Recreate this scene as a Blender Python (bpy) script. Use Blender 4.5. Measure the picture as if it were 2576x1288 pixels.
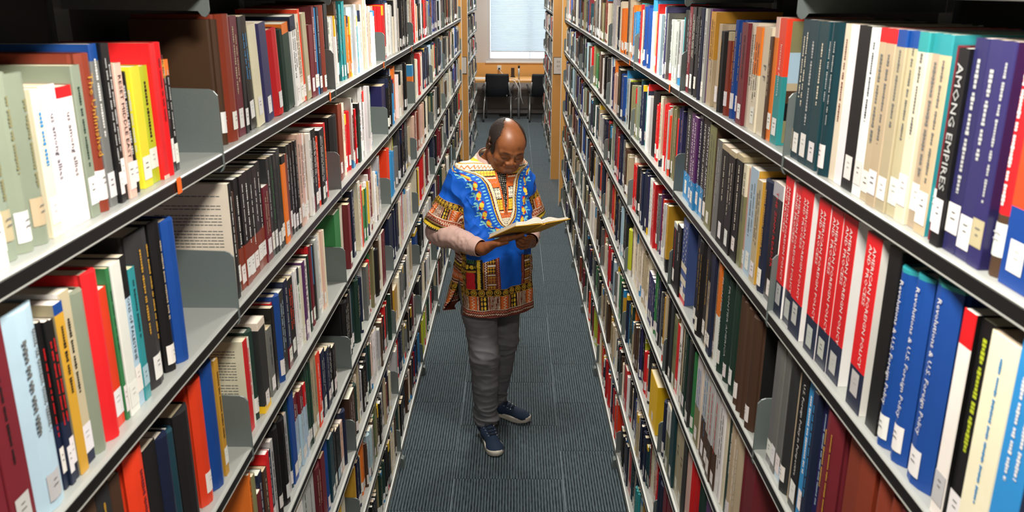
import bpy, math, random
import numpy as np
from mathutils import Matrix, Vector

# ------------------------------------------------------------------ scene, camera, light
for o in list(bpy.data.objects):
    bpy.data.objects.remove(o, do_unlink=True)
scene = bpy.context.scene
COL = scene.collection
rng = random.Random(7)

FPX = 2131.6                       # focal length in pixels of the 2576 wide frame
PITCH, YAW, ROLL = .3067, -.0020, .0041
EYE = Vector((0, 0, 2.15))
_f = Vector((math.sin(YAW)*math.cos(PITCH), math.cos(YAW)*math.cos(PITCH), -math.sin(PITCH)))
_r = Vector((math.cos(YAW), -math.sin(YAW), 0))
_u = _r.cross(_f)
CR = _r*math.cos(ROLL) + _u*math.sin(ROLL)
CU = _u*math.cos(ROLL) - _r*math.sin(ROLL)
CF = _f
cam_data = bpy.data.cameras.new('camera')
cam_data.sensor_width = 36
cam_data.lens = FPX/2576*36
cam_data.dof.use_dof = True
cam_data.dof.focus_distance = 3.75
cam_data.dof.aperture_fstop = 9.0
cam_data.clip_start = .02
cam = bpy.data.objects.new('camera', cam_data)
COL.objects.link(cam)
m = Matrix((CR, CU, -CF)).transposed().to_4x4()
m.translation = EYE
cam.matrix_world = m
scene.camera = cam
scene.view_settings.view_transform = 'Standard'
scene.view_settings.look = 'None'
scene.view_settings.gamma = 1
scene.view_settings.use_curve_mapping = False
scene.view_settings.exposure = 0.0

world = bpy.data.worlds.new('World')
scene.world = world
world.use_nodes = True
bg = world.node_tree.nodes['Background']
bg.inputs[0].default_value = (.60, .79, 1.0, 1)
bg.inputs[1].default_value = 9.0

CEIL = 2.75
# one row of equal ceiling lamps at an even pitch, all above the frame: (name, y)
LAMP_W = 34
FIXTURES = [('near_aisle', .70), ('before_reader', 2.95), ('past_reader', 5.20), ('far_stacks', 7.45), ('cross_aisle', 9.70), ('far_ranges', 11.95), ('desk', 14.20)]
LAMP_COL = (1.0, .945, .86)

# ------------------------------------------------------------------ helpers
def srgb(h):
    h = h.lstrip('#')
    c = [int(h[i:i+2], 16)/255 for i in (0, 2, 4)]
    return tuple(x/12.92 if x <= .04045 else ((x+.055)/1.055)**2.4 for x in c)

def new_mat(name, col, rough=.5, metal=0, bump=0, bscale=200, noise=0, nscale=8, spec=.5):
    mt = bpy.data.materials.new(name); mt.use_nodes = True
    nt = mt.node_tree; b = nt.nodes['Principled BSDF']
    b.inputs['Base Color'].default_value = (*col, 1)
    b.inputs['Roughness'].default_value = rough
    b.inputs['Metallic'].default_value = metal
    b.inputs['Specular IOR Level'].default_value = spec
    tc = nt.nodes.new('ShaderNodeTexCoord')
    if noise:
        n = nt.nodes.new('ShaderNodeTexNoise'); n.inputs['Scale'].default_value = nscale; n.inputs['Detail'].default_value = 4
        nt.links.new(tc.outputs['Object'], n.inputs['Vector'])
        mx = nt.nodes.new('ShaderNodeMix'); mx.data_type = 'RGBA'
        mx.inputs[6].default_value = (*[c*(1-noise) for c in col], 1); mx.inputs[7].default_value = (*[min(1, c*(1+noise)) for c in col], 1)
        nt.links.new(n.outputs[0], mx.inputs[0]); nt.links.new(mx.outputs[2], b.inputs['Base Color'])
    if bump:
        n = nt.nodes.new('ShaderNodeTexNoise'); n.inputs['Scale'].default_value = bscale; n.inputs['Detail'].default_value = 3
        nt.links.new(tc.outputs['Object'], n.inputs['Vector'])
        bp = nt.nodes.new('ShaderNodeBump'); bp.inputs['Strength'].default_value = bump; bp.inputs['Distance'].default_value = .002
        nt.links.new(n.outputs[0], bp.inputs['Height']); nt.links.new(bp.outputs[0], b.inputs['Normal'])
    return mt

def attr_mat(name, rough=.5, bump=0, bscale=300, noise=.12, spec=.5, sheen=0, alpha_rough=False):
    mt = bpy.data.materials.new(name); mt.use_nodes = True
    nt = mt.node_tree; b = nt.nodes['Principled BSDF']
    a = nt.nodes.new('ShaderNodeAttribute'); a.attribute_name = 'Col'
    tc = nt.nodes.new('ShaderNodeTexCoord')
    n = nt.nodes.new('ShaderNodeTexNoise'); n.inputs['Scale'].default_value = 14; n.inputs['Detail'].default_value = 5
    nt.links.new(tc.outputs['Object'], n.inputs['Vector'])
    mr = nt.nodes.new('ShaderNodeMapRange'); mr.inputs[3].default_value = 1-noise; mr.inputs[4].default_value = 1+noise
    nt.links.new(n.outputs[0], mr.inputs[0])
    mx = nt.nodes.new('ShaderNodeMix'); mx.data_type = 'RGBA'; mx.blend_type = 'MULTIPLY'; mx.inputs[0].default_value = 1
    nt.links.new(a.outputs['Color'], mx.inputs[6]); nt.links.new(mr.outputs[0], mx.inputs[7])
    nt.links.new(mx.outputs[2], b.inputs['Base Color'])
    b.inputs['Roughness'].default_value = rough
    b.inputs['Specular IOR Level'].default_value = spec
    if alpha_rough: nt.links.new(a.outputs['Alpha'], b.inputs['Roughness'])
    if sheen: b.inputs['Sheen Weight'].default_value = sheen
    if bump:
        n2 = nt.nodes.new('ShaderNodeTexNoise'); n2.inputs['Scale'].default_value = bscale
        nt.links.new(tc.outputs['Object'], n2.inputs['Vector'])
        bp = nt.nodes.new('ShaderNodeBump'); bp.inputs['Strength'].default_value = bump; bp.inputs['Distance'].default_value = .001
        nt.links.new(n2.outputs[0], bp.inputs['Height']); nt.links.new(bp.outputs[0], b.inputs['Normal'])
    return mt

class MB:
    """collects polygons; fc holds one colour per face (optional)"""
    def __init__(s): s.v = []; s.f = []; s.c = []
    def add(s, vs, fs, col=None):
        b = len(s.v); s.v.extend(vs); s.f.extend([tuple(i+b for i in f) for f in fs]); s.c.extend([col]*len(fs)); return s
    def box(s, x0, x1, y0, y1, z0, z1, col=None):
        return s.add([(x, y, z) for z in (z0, z1) for y in (y0, y1) for x in (x0, x1)],
                     [(0, 2, 3, 1), (4, 5, 7, 6), (0, 1, 5, 4), (2, 6, 7, 3), (0, 4, 6, 2), (1, 3, 7, 5)], col)
    def prism(s, pts, axis, a, b, col=None):
        """polygon pts (2d) extruded along axis from a to b"""
        n = len(pts)
        def P(p, t): return {'x': (t, p[0], p[1]), 'y': (p[0], t, p[1]), 'z': (p[0], p[1], t)}[axis]
        vs = [P(p, a) for p in pts] + [P(p, b) for p in pts]
        fs = [(i, (i+1) % n, (i+1) % n+n, i+n) for i in range(n)] + [tuple(range(n))[::-1], tuple(range(n, 2*n))]
        return s.add(vs, fs, col)
    def tube(s, path, r, n=8, col=None):
        P = [Vector(p) for p in path]; rs = r if isinstance(r, (list, tuple)) else [r]*len(P)
        vs = []
        for i, p in enumerate(P):
            t = (P[min(i+1, len(P)-1)]-P[max(i-1, 0)]).normalized()
            a = t.cross(Vector((0, 0, 1)) if abs(t.z) < .9 else Vector((1, 0, 0))).normalized(); b = t.cross(a)
            for k in range(n):
                th = 2*math.pi*k/n; vs.append(tuple(p+(a*math.cos(th)+b*math.sin(th))*rs[i]))
        fs = [(i*n+k, i*n+(k+1) % n, (i+1)*n+(k+1) % n, (i+1)*n+k) for i in range(len(P)-1) for k in range(n)]
        fs += [tuple(range(n))[::-1], tuple(range((len(P)-1)*n, len(P)*n))]
        return s.add(vs, fs, col)
    def mesh(s, name, smooth=False, fix=True):
        me = bpy.data.meshes.new(name); me.from_pydata(s.v, [], s.f)
        if any(c is not None for c in s.c):
            set_face_cols(me, s.c)
        if fix: recalc(me)
        if smooth: me.shade_smooth()
        me.update(); return me

def recalc(me):
    import bmesh
    bm = bmesh.new(); bm.from_mesh(me); bmesh.ops.recalc_face_normals(bm, faces=bm.faces); bm.to_mesh(me); bm.free()

def set_face_cols(me, cols):
    n = np.array([p for p in range(len(me.polygons))])
    tot = np.zeros(len(me.polygons), np.int32); me.polygons.foreach_get('loop_total', tot)
    c4 = np.array([(c if c is not None else (.5, .5, .5)) + ((.5,) if c is None or len(c) == 3 else ()) for c in cols], np.float32)
    at = me.color_attributes.new('Col', 'FLOAT_COLOR', 'CORNER')
    at.data.foreach_set('color', np.repeat(c4, tot, axis=0).ravel())

def obj(name, me, mat=None, parent=None, loc=None, rz=0):
    o = bpy.data.objects.new(name, me); COL.objects.link(o)
    if mat is not None and me is not None and not me.materials: me.materials.append(mat)
    if parent is not None: o.parent = parent
    if loc is not None: o.location = loc
    if rz: o.rotation_euler = (0, 0, rz)
    return o

def tag(o, label, cat, group=None, kind=None):
    o['label'] = label; o['category'] = cat
    if group: o['group'] = group
    if kind: o['kind'] = kind
    return o

def struct(o, label=None):
    o['kind'] = 'structure'
    if label: o['label'] = label
    return o

def project(x, y, z):
    q = Vector((x, y, z)) - EYE; d = q.dot(CF)
    return 1288+FPX*q.dot(CR)/d, 644-FPX*q.dot(CU)/d, d

# ------------------------------------------------------------------ palette and materials
PAL = {k: srgb(v) for k, v in dict(
    k='101012', K='2c2d2e', n='16213c', b='10438f', B='2f8ac6', s='a9c4d6', t='2a8f95', T='123a44', g='2f7d46', e='16362c', G='87917f',
    l='b9c62c', j='ece236', y='f0c21e', q='c9982f', o='ea7a22', r='d4161d', R='e8401f', m='6d1a26', x='84341f', p='dfb8a6', u='5a2a66', v='2c2a5c',
    w='eceae6', c='e6dcc4', i='b9a98a', a='b9bbb9', d='6c6e6d', z='4a3323', h='84805a').items()}
CNAME = dict(k='black', K='charcoal', n='navy', b='blue', B='sky blue', s='pale blue', t='teal', T='dark teal', g='green', e='dark green', G='sage',
    l='lime', j='lemon yellow', y='yellow', q='mustard', o='orange', r='red', R='vermilion', m='maroon', x='rust', p='pale pink', u='purple', v='indigo',
    w='white', c='cream', i='tan', a='light grey', d='grey', z='brown', h='olive')

M = {}
M['steel'] = new_mat('shelf_steel', srgb('a3a6a2'), .36, .2, bump=.05, noise=.06, nscale=5)
M['bracket'] = new_mat('bracket_steel', srgb('6d7775'), .45, .2, bump=.15, bscale=350, noise=.08, nscale=9)
M['dark'] = new_mat('dark_steel', srgb('2a2b2c'), .6, .1)
M['back'] = new_mat('dark_backing_grey', srgb('343536'), .7)  # dark grey for the added sheets behind the books
M['lip_dark'] = new_mat('lip_channel', srgb('0d0d0e'), .4, .0)
M['lip_bright'] = new_mat('lip_edge', srgb('8f908b'), .5, .2)
M['wood'] = new_mat('maple_laminate', srgb('e0a75c'), .45, noise=.1, nscale=3)
M['wood_dark'] = new_mat('panel_core', srgb('a87a45'), .5, noise=.15, nscale=4)
M['white'] = new_mat('white_paint', srgb('e7e7e4'), .5)
M['orange_tag'] = new_mat('orange_tag', srgb('ef6a1f'), .5)
M['book'] = attr_mat('book_cover', alpha_rough=True, noise=.14, bump=.08, bscale=500)
M['ink'] = new_mat('ink', srgb('26262a'), .7)
# ------------------------------------------------------------------ floor, walls, ceiling
def build_room():
    X0, X1, Y0, Y1 = -3.6, 3.6, -1.6, 15.35
    fl = struct(obj('floor', MB().box(X0, X1, Y0, Y1, -.12, -.008).mesh('floor'), M['dark']))
    # ribbed carpet tiles
    ct = bpy.data.materials.new('ribbed_carpet'); ct.use_nodes = True
    nt = ct.node_tree; b = nt.nodes['Principled BSDF']; b.inputs['Roughness'].default_value = .95; b.inputs['Specular IOR Level'].default_value = .1
    b.inputs['Sheen Weight'].default_value = .55; b.inputs['Sheen Roughness'].default_value = .4; b.inputs['Sheen Tint'].default_value = (.75, .88, 1, 1)
    N = nt.nodes.new; Lk = nt.links.new
    geo = N('ShaderNodeTexCoord'); oi = N('ShaderNodeObjectInfo')
    sep = N('ShaderNodeSeparateXYZ'); Lk(geo.outputs['Object'], sep.inputs[0])
    off = N('ShaderNodeMath'); off.operation = 'MULTIPLY_ADD'; off.inputs[1].default_value = .013; Lk(oi.outputs['Random'], off.inputs[0]); Lk(sep.outputs[0], off.inputs[2])
    fr = N('ShaderNodeMath'); fr.operation = 'MULTIPLY'; fr.inputs[1].default_value = 2*math.pi/.0132; Lk(off.outputs[0], fr.inputs[0])
    sn = N('ShaderNodeMath'); sn.operation = 'SINE'; Lk(fr.outputs[0], sn.inputs[0])
    mp = N('ShaderNodeMapping'); mp.inputs['Scale'].default_value = (150, 28, 60); Lk(geo.outputs['Object'], mp.inputs[0])
    va = N('ShaderNodeVectorMath'); va.operation = 'ADD'; Lk(mp.outputs[0], va.inputs[0]); Lk(oi.outputs['Random'], va.inputs[1])
    nz = N('ShaderNodeTexNoise'); nz.inputs['Scale'].default_value = 1; nz.inputs['Detail'].default_value = 3; Lk(va.outputs[0], nz.inputs['Vector'])
    n2 = N('ShaderNodeTexNoise'); n2.inputs['Scale'].default_value = 3.0; n2.inputs['Detail'].default_value = 2; Lk(geo.outputs['Object'], n2.inputs['Vector'])
    ad = N('ShaderNodeMath'); ad.operation = 'MULTIPLY_ADD'; ad.inputs[1].default_value = 2.6; Lk(nz.outputs[0], ad.inputs[0]); Lk(sn.outputs[0], ad.inputs[2])
    mr = N('ShaderNodeMapRange'); mr.inputs[1].default_value = .2; mr.inputs[2].default_value = 2.6; Lk(ad.outputs[0], mr.inputs[0])
    cr = N('ShaderNodeMix'); cr.data_type = 'RGBA'; cr.inputs[6].default_value = (*srgb('0f1518'), 1); cr.inputs[7].default_value = (*srgb('5f6f75'), 1)
    Lk(mr.outputs[0], cr.inputs[0])
    m2 = N('ShaderNodeMapRange'); m2.inputs[3].default_value = .94; m2.inputs[4].default_value = 1.05; Lk(oi.outputs['Random'], m2.inputs[0])
    mu = N('ShaderNodeMix'); mu.data_type = 'RGBA'; mu.blend_type = 'MULTIPLY'; mu.inputs[0].default_value = 1; Lk(cr.outputs[2], mu.inputs[6]); Lk(m2.outputs[0], mu.inputs[7])
    Lk(mu.outputs[2], b.inputs['Base Color'])
    bp = N('ShaderNodeBump'); bp.inputs['Strength'].default_value = .6; bp.inputs['Distance'].default_value = .003
    Lk(sn.outputs[0], bp.inputs['Height']); Lk(bp.outputs[0], b.inputs['Normal'])
    T = .5
    pts = .2495
    tile = MB().add([(-pts, -pts, -.008), (pts, -pts, -.008), (pts, pts, -.008), (-pts, pts, -.008),
                     (-pts, -pts, -.0012), (pts, -pts, -.0012), (pts, pts, -.0012), (-pts, pts, -.0012),
                     (-pts+.0012, -pts+.0012, 0), (pts-.0012, -pts+.0012, 0), (pts-.0012, pts-.0012, 0), (-pts+.0012, pts-.0012, 0)],
                    [(0, 1, 5, 4), (1, 2, 6, 5), (2, 3, 7, 6), (3, 0, 4, 7), (4, 5, 9, 8), (5, 6, 10, 9), (6, 7, 11, 10), (7, 4, 8, 11), (8, 9, 10, 11)]).mesh('carpet_tile')
    tile.materials.append(ct)
    for i in range(-2, 3):
        for j in range(0, 35):
            x = i*T-.02; y = -1.35+j*T+(.25 if i % 2 else 0)
            if y > Y1-.25: continue
            obj('carpet_tile', tile, None, fl, (x, y, 0))
    for sx in (-1, 1):
        struct(obj('carpet_border', MB().box(min(sx*1.27, sx*3.6), max(sx*1.27, sx*3.6), Y0, Y1, -.008, -.001).mesh('carpet_border'), new_mat('plain_carpet', srgb('3d474d'), .95, noise=.2, nscale=90), fl))
    struct(obj('ceiling', MB().box(X0, X1, Y0, Y1, CEIL, CEIL+.1).mesh('ceiling'), new_mat('ceiling_tile', srgb('d6d4cf'), .9, bump=.3, bscale=60)))
    wm = new_mat('wall_paint', srgb('cfc8c4'), .8, bump=.1, bscale=120)
    struct(obj('wall_left', MB().box(X0-.12, X0, Y0, Y1, -.12, CEIL).mesh('wall_left'), wm))
    struct(obj('wall_right', MB().box(X1, X1+.12, Y0, Y1, -.12, CEIL).mesh('wall_right'), wm))
    struct(obj('wall_near', MB().box(X0-.12, X1+.12, Y0-.12, Y0, -.12, CEIL).mesh('wall_near'), wm))
    # window wall with openings
    wins = [(-.48, 1.02)]
    zs, zt = .91, 2.42
    w = MB()
    w.box(X0-.12, X1+.12, Y1, Y1+.18, -.12, zs); w.box(X0-.12, X1+.12, Y1, Y1+.18, zt, CEIL)
    xs = [X0-.12]+[e for p in wins for e in p]+[X1+.12]
    for a, c in zip(xs[::2], xs[1::2]): w.box(a, c, Y1, Y1+.18, zs, zt)
    struct(obj('wall_far', w.mesh('wall_far'), wm))
    glass = bpy.data.materials.new('window_glass'); glass.use_nodes = True
    g = glass.node_tree.nodes['Principled BSDF']; g.inputs['Transmission Weight'].default_value = 1; g.inputs['Roughness'].default_value = 0; g.inputs['IOR'].default_value = 1.01
    bl = bpy.data.materials.new('blind_fabric'); bl.use_nodes = True
    nt = bl.node_tree; out = nt.nodes['Material Output']; nt.nodes.remove(nt.nodes['Principled BSDF'])
    d = nt.nodes.new('ShaderNodeBsdfDiffuse'); t = nt.nodes.new('ShaderNodeBsdfTranslucent'); mx = nt.nodes.new('ShaderNodeMixShader')
    d.inputs[0].default_value = (.62, .70, .76, 1); t.inputs[0].default_value = (.30, .29, .265, 1); mx.inputs[0].default_value = .50
    nt.links.new(d.outputs[0], mx.inputs[1]); nt.links.new(t.outputs[0], mx.inputs[2]); nt.links.new(mx.outputs[0], out.inputs[0])
    fm = new_mat('window_frame', srgb('c9c6c6'), .4)
    for n, (a, c) in enumerate(wins):
        f = MB(); y0, y1 = Y1+.0, Y1+.09
        f.box(a, a+.05, y0, y1, zs, zt); f.box(c-.05, c, y0, y1, zs, zt); f.box(a+.05, c-.05, y0, y1, zs, zs+.05); f.box(a+.05, c-.05, y0, y1, zt-.05, zt)
        f.box((a+c)/2-.008, (a+c)/2+.008, y0+.05, y1, zs+.05, zt-.05)
        wo = struct(obj('window_%d' % (n+1), f.mesh('window_frame'), fm))
        obj('pane', MB().box(a+.05, (a+c)/2-.008, y0+.06, y0+.066, zs+.05, zt-.05).mesh('pane'), glass, wo)
        obj('pane', MB().box((a+c)/2+.008, c-.05, y0+.06, y0+.066, zs+.05, zt-.05).mesh('pane'), glass, wo)
        obj('window_sill', MB().box(a-.03, c+.03, Y1-.05, Y1+.0, zs-.03, zs).mesh('sill'), M['white'], wo)
        k = MB(); nz = 46; zb = zs+.17
        for i in range(nz):      # pleated cellular shade
            za = zb+(zt-.06-zb)*i/nz; zc = zb+(zt-.06-zb)*(i+1)/nz; yy = Y1+.022
            k.add([(a+.055, yy, za), (c-.055, yy, za), (c-.055, yy-.009, (za+zc)/2), (a+.055, yy-.009, (za+zc)/2)], [(0, 1, 2, 3)])
            k.add([(a+.055, yy-.009, (za+zc)/2), (c-.055, yy-.009, (za+zc)/2), (c-.055, yy, zc), (a+.055, yy, zc)], [(0, 1, 2, 3)])
        bo = obj('blind', k.mesh('blind', fix=False), bl, wo)
        obj('bottom_rail', MB().box(a+.055, c-.055, Y1+.008, Y1+.026, zb-.016, zb).mesh('rail'), fm, wo)
    # timber wainscot strip below the window, darker duct cover near the floor
    struct(obj('trim_1', MB().box(X0, X1, Y1-.03, Y1, .60, zs-.03).mesh('wainscot'), M['wood']))
    struct(obj('trim_2', MB().box(X0, X1, Y1-.10, Y1, .09, .38).mesh('duct_cover'), new_mat('duct', srgb('a99d98'), .6)))

def build_lights():
    dm = bpy.data.materials.new('lamp_diffuser'); dm.use_nodes = True
    b = dm.node_tree.nodes['Principled BSDF']; b.inputs['Base Color'].default_value = (.9, .9, .88, 1)
    b.inputs['Emission Color'].default_value = (*LAMP_COL, 1); b.inputs['Emission Strength'].default_value = 6
    words = ['over the near end of the aisle', 'between the near aisle end and the reader', 'just past the reader', 'over the far half of the stacks', 'over the cross aisle', 'over the far stacks', 'near the window desk']
    for k, (nm, y) in enumerate(FIXTURES):
        x, L, W = .03, .4, LAMP_W
        r = obj('ceiling_light_%s_offscreen' % nm, None, None, None, (x, y, CEIL))
        tag(r, 'square white ceiling light ' + words[k], 'ceiling light', 'square ceiling lights')
        h = MB(); h.prism([(-.20, 0), (-.18, -.05), (.18, -.05), (.20, 0)], 'y', -L/2, L/2); obj('housing', h.mesh('housing'), M['white'], r)
        obj('diffuser_%s_offscreen' % nm, MB().prism([(-.16, -.05), (-.14, -.062), (.14, -.062), (.16, -.05)], 'y', -L/2+.02, L/2-.02).mesh('diffuser'), dm, r)
        ld = bpy.data.lights.new('lamp_%s_offscreen' % nm, 'AREA'); ld.shape = 'RECTANGLE'; ld.size = .26; ld.size_y = L-.12; ld.energy = W; ld.color = LAMP_COL
        lo = bpy.data.objects.new('lamp_%s_offscreen' % nm, ld); COL.objects.link(lo); lo.parent = r; lo.location = (0, 0, -.066)

# ------------------------------------------------------------------ shelving
ZS = [2.164]+[1.866-.298*i for i in range(7)]     # shelf tops: one above eye level, then A..G
DEP = .25
XL, XR, YB = -.523, .483, 1.505
TEXT_CACHE = {}
def text_mesh(body, size=1.0):
    """lettering as a flat mesh, baseline along +x, centred on the origin; returns verts, faces, width, height"""
    if body in TEXT_CACHE: return TEXT_CACHE[body]
    cu = bpy.data.curves.new('lettering', 'FONT'); cu.body = body; cu.size = 1; cu.resolution_u = 1; cu.fill_mode = 'FRONT'
    o = bpy.data.objects.new('lettering_tmp', cu); COL.objects.link(o)
    dg = bpy.context.evaluated_depsgraph_get(); me = bpy.data.meshes.new_from_object(o.evaluated_get(dg))
    v = np.zeros(len(me.vertices)*3, np.float32); me.vertices.foreach_get('co', v); v = v.reshape(-1, 3)[:, :2]
    f = [tuple(p.vertices) for p in me.polygons]
    bpy.data.objects.remove(o, do_unlink=True); bpy.data.curves.remove(cu); bpy.data.meshes.remove(me)
    lo, hi = v.min(0), v.max(0); v = v-(lo+hi)/2
    TEXT_CACHE[body] = (v, f, hi[0]-lo[0], hi[1]-lo[1]); return TEXT_CACHE[body]

def shelf_mesh(L):
    # local: x=0 front face, -x into the case; top of the shelf at z=0
    top = MB().prism([(-DEP, -.004), (-DEP, 0), (-.006, 0), (-.001, -.0010), (.0006, -.0028), (-.0003, -.0052), (-.009, -.0052), (-.009, -.004)], 'y', .002, L-.002)
    return top.mesh('shelf')
def lip_mesh(L):
    return MB().prism([(-.010, -.0052), (-.0010, -.0052), (-.0004, -.0215), (-.010, -.0215)], 'y', .002, L-.002).mesh('label_channel')
def edge_mesh(L):
    return MB().prism([(-.0115, -.0215), (.0000, -.0215), (.0008, -.0228), (.0000, -.0242), (-.0115, -.0242)], 'y', .002, L-.002).mesh('lower_edge')
def bracket_mesh(drop=0):
    pts = [(-DEP, -.024), (-DEP, .118), (-.014, .112), (-.006, .109), (.0005, .101), (.0015, -.026), (-.001, -.032), (-.006, -.036), (-.012, -.034), (-.018, -.026)]
    if drop: pts = [(x, z if z > 0 else z-drop) for x, z in pts]
    return MB().prism(pts, 'y', -.0022, .0022).mesh('end_bracket')
def foot_mesh():
    return MB().prism([(-.12, .0), (-.12, .06), (-.02, .06), (.012, .045), (.016, .0)], 'y', -.018, .018).mesh('base_foot')
SHARED = {}
def build_range(name, label, xf, sgn, y0, nsec, L, levels, proud=.03, panel_far=True, panel_near=False):
    """sgn +1: faces +x (left range); -1: faces -x (right range)"""
    root = obj(name, None, None, None, (xf, y0, 0)); tag(root, label, 'bookshelf', 'library shelving ranges')
    key = L
    if key not in SHARED: SHARED[key] = (shelf_mesh(L), lip_mesh(L), edge_mesh(L), bracket_mesh(), foot_mesh())
    sm, lm, em, bm_, fm = SHARED[key]
    tall = SHARED.setdefault('tall', bracket_mesh(.028))
    rz = 0 if sgn > 0 else math.pi
    for s in range(nsec):
        yy = s*L if sgn > 0 else (s+1)*L
        for z in levels:
            sh = obj('shelf', sm, M['steel'], root, (0, yy, z), rz)
            obj('label_channel', lm, M['lip_dark'], sh); obj('lower_edge', em, M['lip_bright'], sh)
        b = MB().box(min(-sgn*(DEP+.012), -sgn*(DEP+.017)), max(-sgn*(DEP+.012), -sgn*(DEP+.017)), s*L+.03, (s+1)*L-.03, .05, levels[0]+.3)
        obj('added_dark_backing', b.mesh('added_dark_backing'), M['back'], root)  # added dark sheet: blocks light, stands in for unlit depth of the open range
        k = MB().box(min(-sgn*.03, -sgn*.036), max(-sgn*.03, -sgn*.036), s*L, (s+1)*L, 0, levels[-1]-.022)
        obj('kick_plate', k.mesh('kick_plate'), M['dark'], root)
    for s in range(nsec+1):
        for z in levels:
            obj('end_bracket', tall if z == levels[0] else bm_, M['bracket'], root, (0, s*L, z), rz)
        u = MB().box(min(-sgn*(DEP+.002), -sgn*(DEP+.05)), max(-sgn*(DEP+.002), -sgn*(DEP+.05)), s*L-.025, s*L+.025, 0, levels[0]+.32)
        obj('upright', u.mesh('upright'), M['bracket'], root)
        obj('base_foot', fm, M['bracket'], root, (0, s*L, 0), rz)
    c = MB().box(min(sgn*.0, -sgn*(DEP+.05)), max(0, -sgn*(DEP+.05)), 0, nsec*L, levels[0]+.32, levels[0]+.345)
    obj('canopy_top', c.mesh('canopy_top'), M['bracket'], root)
    for far, on in ((True, panel_far), (False, panel_near)):
        if not on: continue
        ya = nsec*L+.026 if far else -.056
        p = MB().box(min(sgn*proud, -sgn*.60), max(sgn*proud, -sgn*.60), ya, ya+.03, 0, levels[0]+.36)
        po = obj('end_panel', p.mesh('end_panel'), M['wood'], root)
        e = MB().box(min(sgn*proud, sgn*(proud+.004)), max(sgn*proud, sgn*(proud+.004)), ya, ya+.03, 0, levels[0]+.36)
        obj('edge_band', e.mesh('edge_band'), M['white'], po)
    return root

def add_sign(root, xc, y, z, w, h, lines, sgn):
    s = obj('range_sign', MB().box(xc-w/2, xc+w/2, y-.012, y, z-h/2, z+h/2).mesh('sign'), M['dark'], root)
    obj('card', MB().box(xc-w/2+.004, xc+w/2-.004, y-.014, y-.012, z-h/2+.006, z+h/2-.006).mesh('card'), M['white'], s)
    gi = new_mat('grey_ink', srgb('8c8c88'), .7)
    for t, zz, ht in lines:
        g = MB()
        v, f, tw, th = text_mesh(t); k = min(ht/th, (w-.02)/tw)
        g.add([(xc+p[0]*k, y-.0146, z+zz+p[1]*k) for p in v], f)
        obj('lettering', g.mesh('lettering', fix=False), gi, s)

def build_shelving():
    y0 = YB-2.0
    build_range('shelving_range', 'long grey steel library shelving range behind the reading man', XL, 1, y0, 9, 1.0, ZS, proud=.002)
    R = build_range('shelving_range', 'long grey steel library shelving range facing the reading man', XR, -1, y0, 9, 1.0, ZS, proud=.018)
    fz = ZS
    a = build_range('shelving_range', 'short shelving range past the cross aisle, sign ending in 187 on its wooden end', -.56, 1, 9.85, 3, 1.0, fz, panel_far=False, panel_near=True)
    b = build_range('shelving_range', 'short shelving range past the cross aisle, BX 725 sign on its wooden end', .46, -1, 9.85, 4, 1.0, fz, panel_far=False, panel_near=True)
    add_sign(a, -.055, -.056, 1.31, .15, .19, [('187', .0, .022)], 1)
    add_sign(b, .065, -.056, 1.31, .17, .19, [('BX 725', .045, .022), ('BX 370', -.005, .022), ('Christianity', -.045, .014)], -1)
    # orange paper markers tucked on shelf edges
    tagm = MB().box(-.001, .0008, -.007, .007, -.024, .0005).mesh('shelf_marker')
    tagm.materials.append(M['orange_tag'])
    Lr = [o for o in bpy.data.objects if o.name.startswith('shelving_range')]
    for root, ys in ((Lr[0], (1.29, 2.42, 3.45, 4.4)), (Lr[1], (2.66, 3.62))):
        for y in ys: obj('shelf_marker', tagm, None, root, (.002 if root is Lr[0] else -.002, y-y0, ZS[1]))
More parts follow.
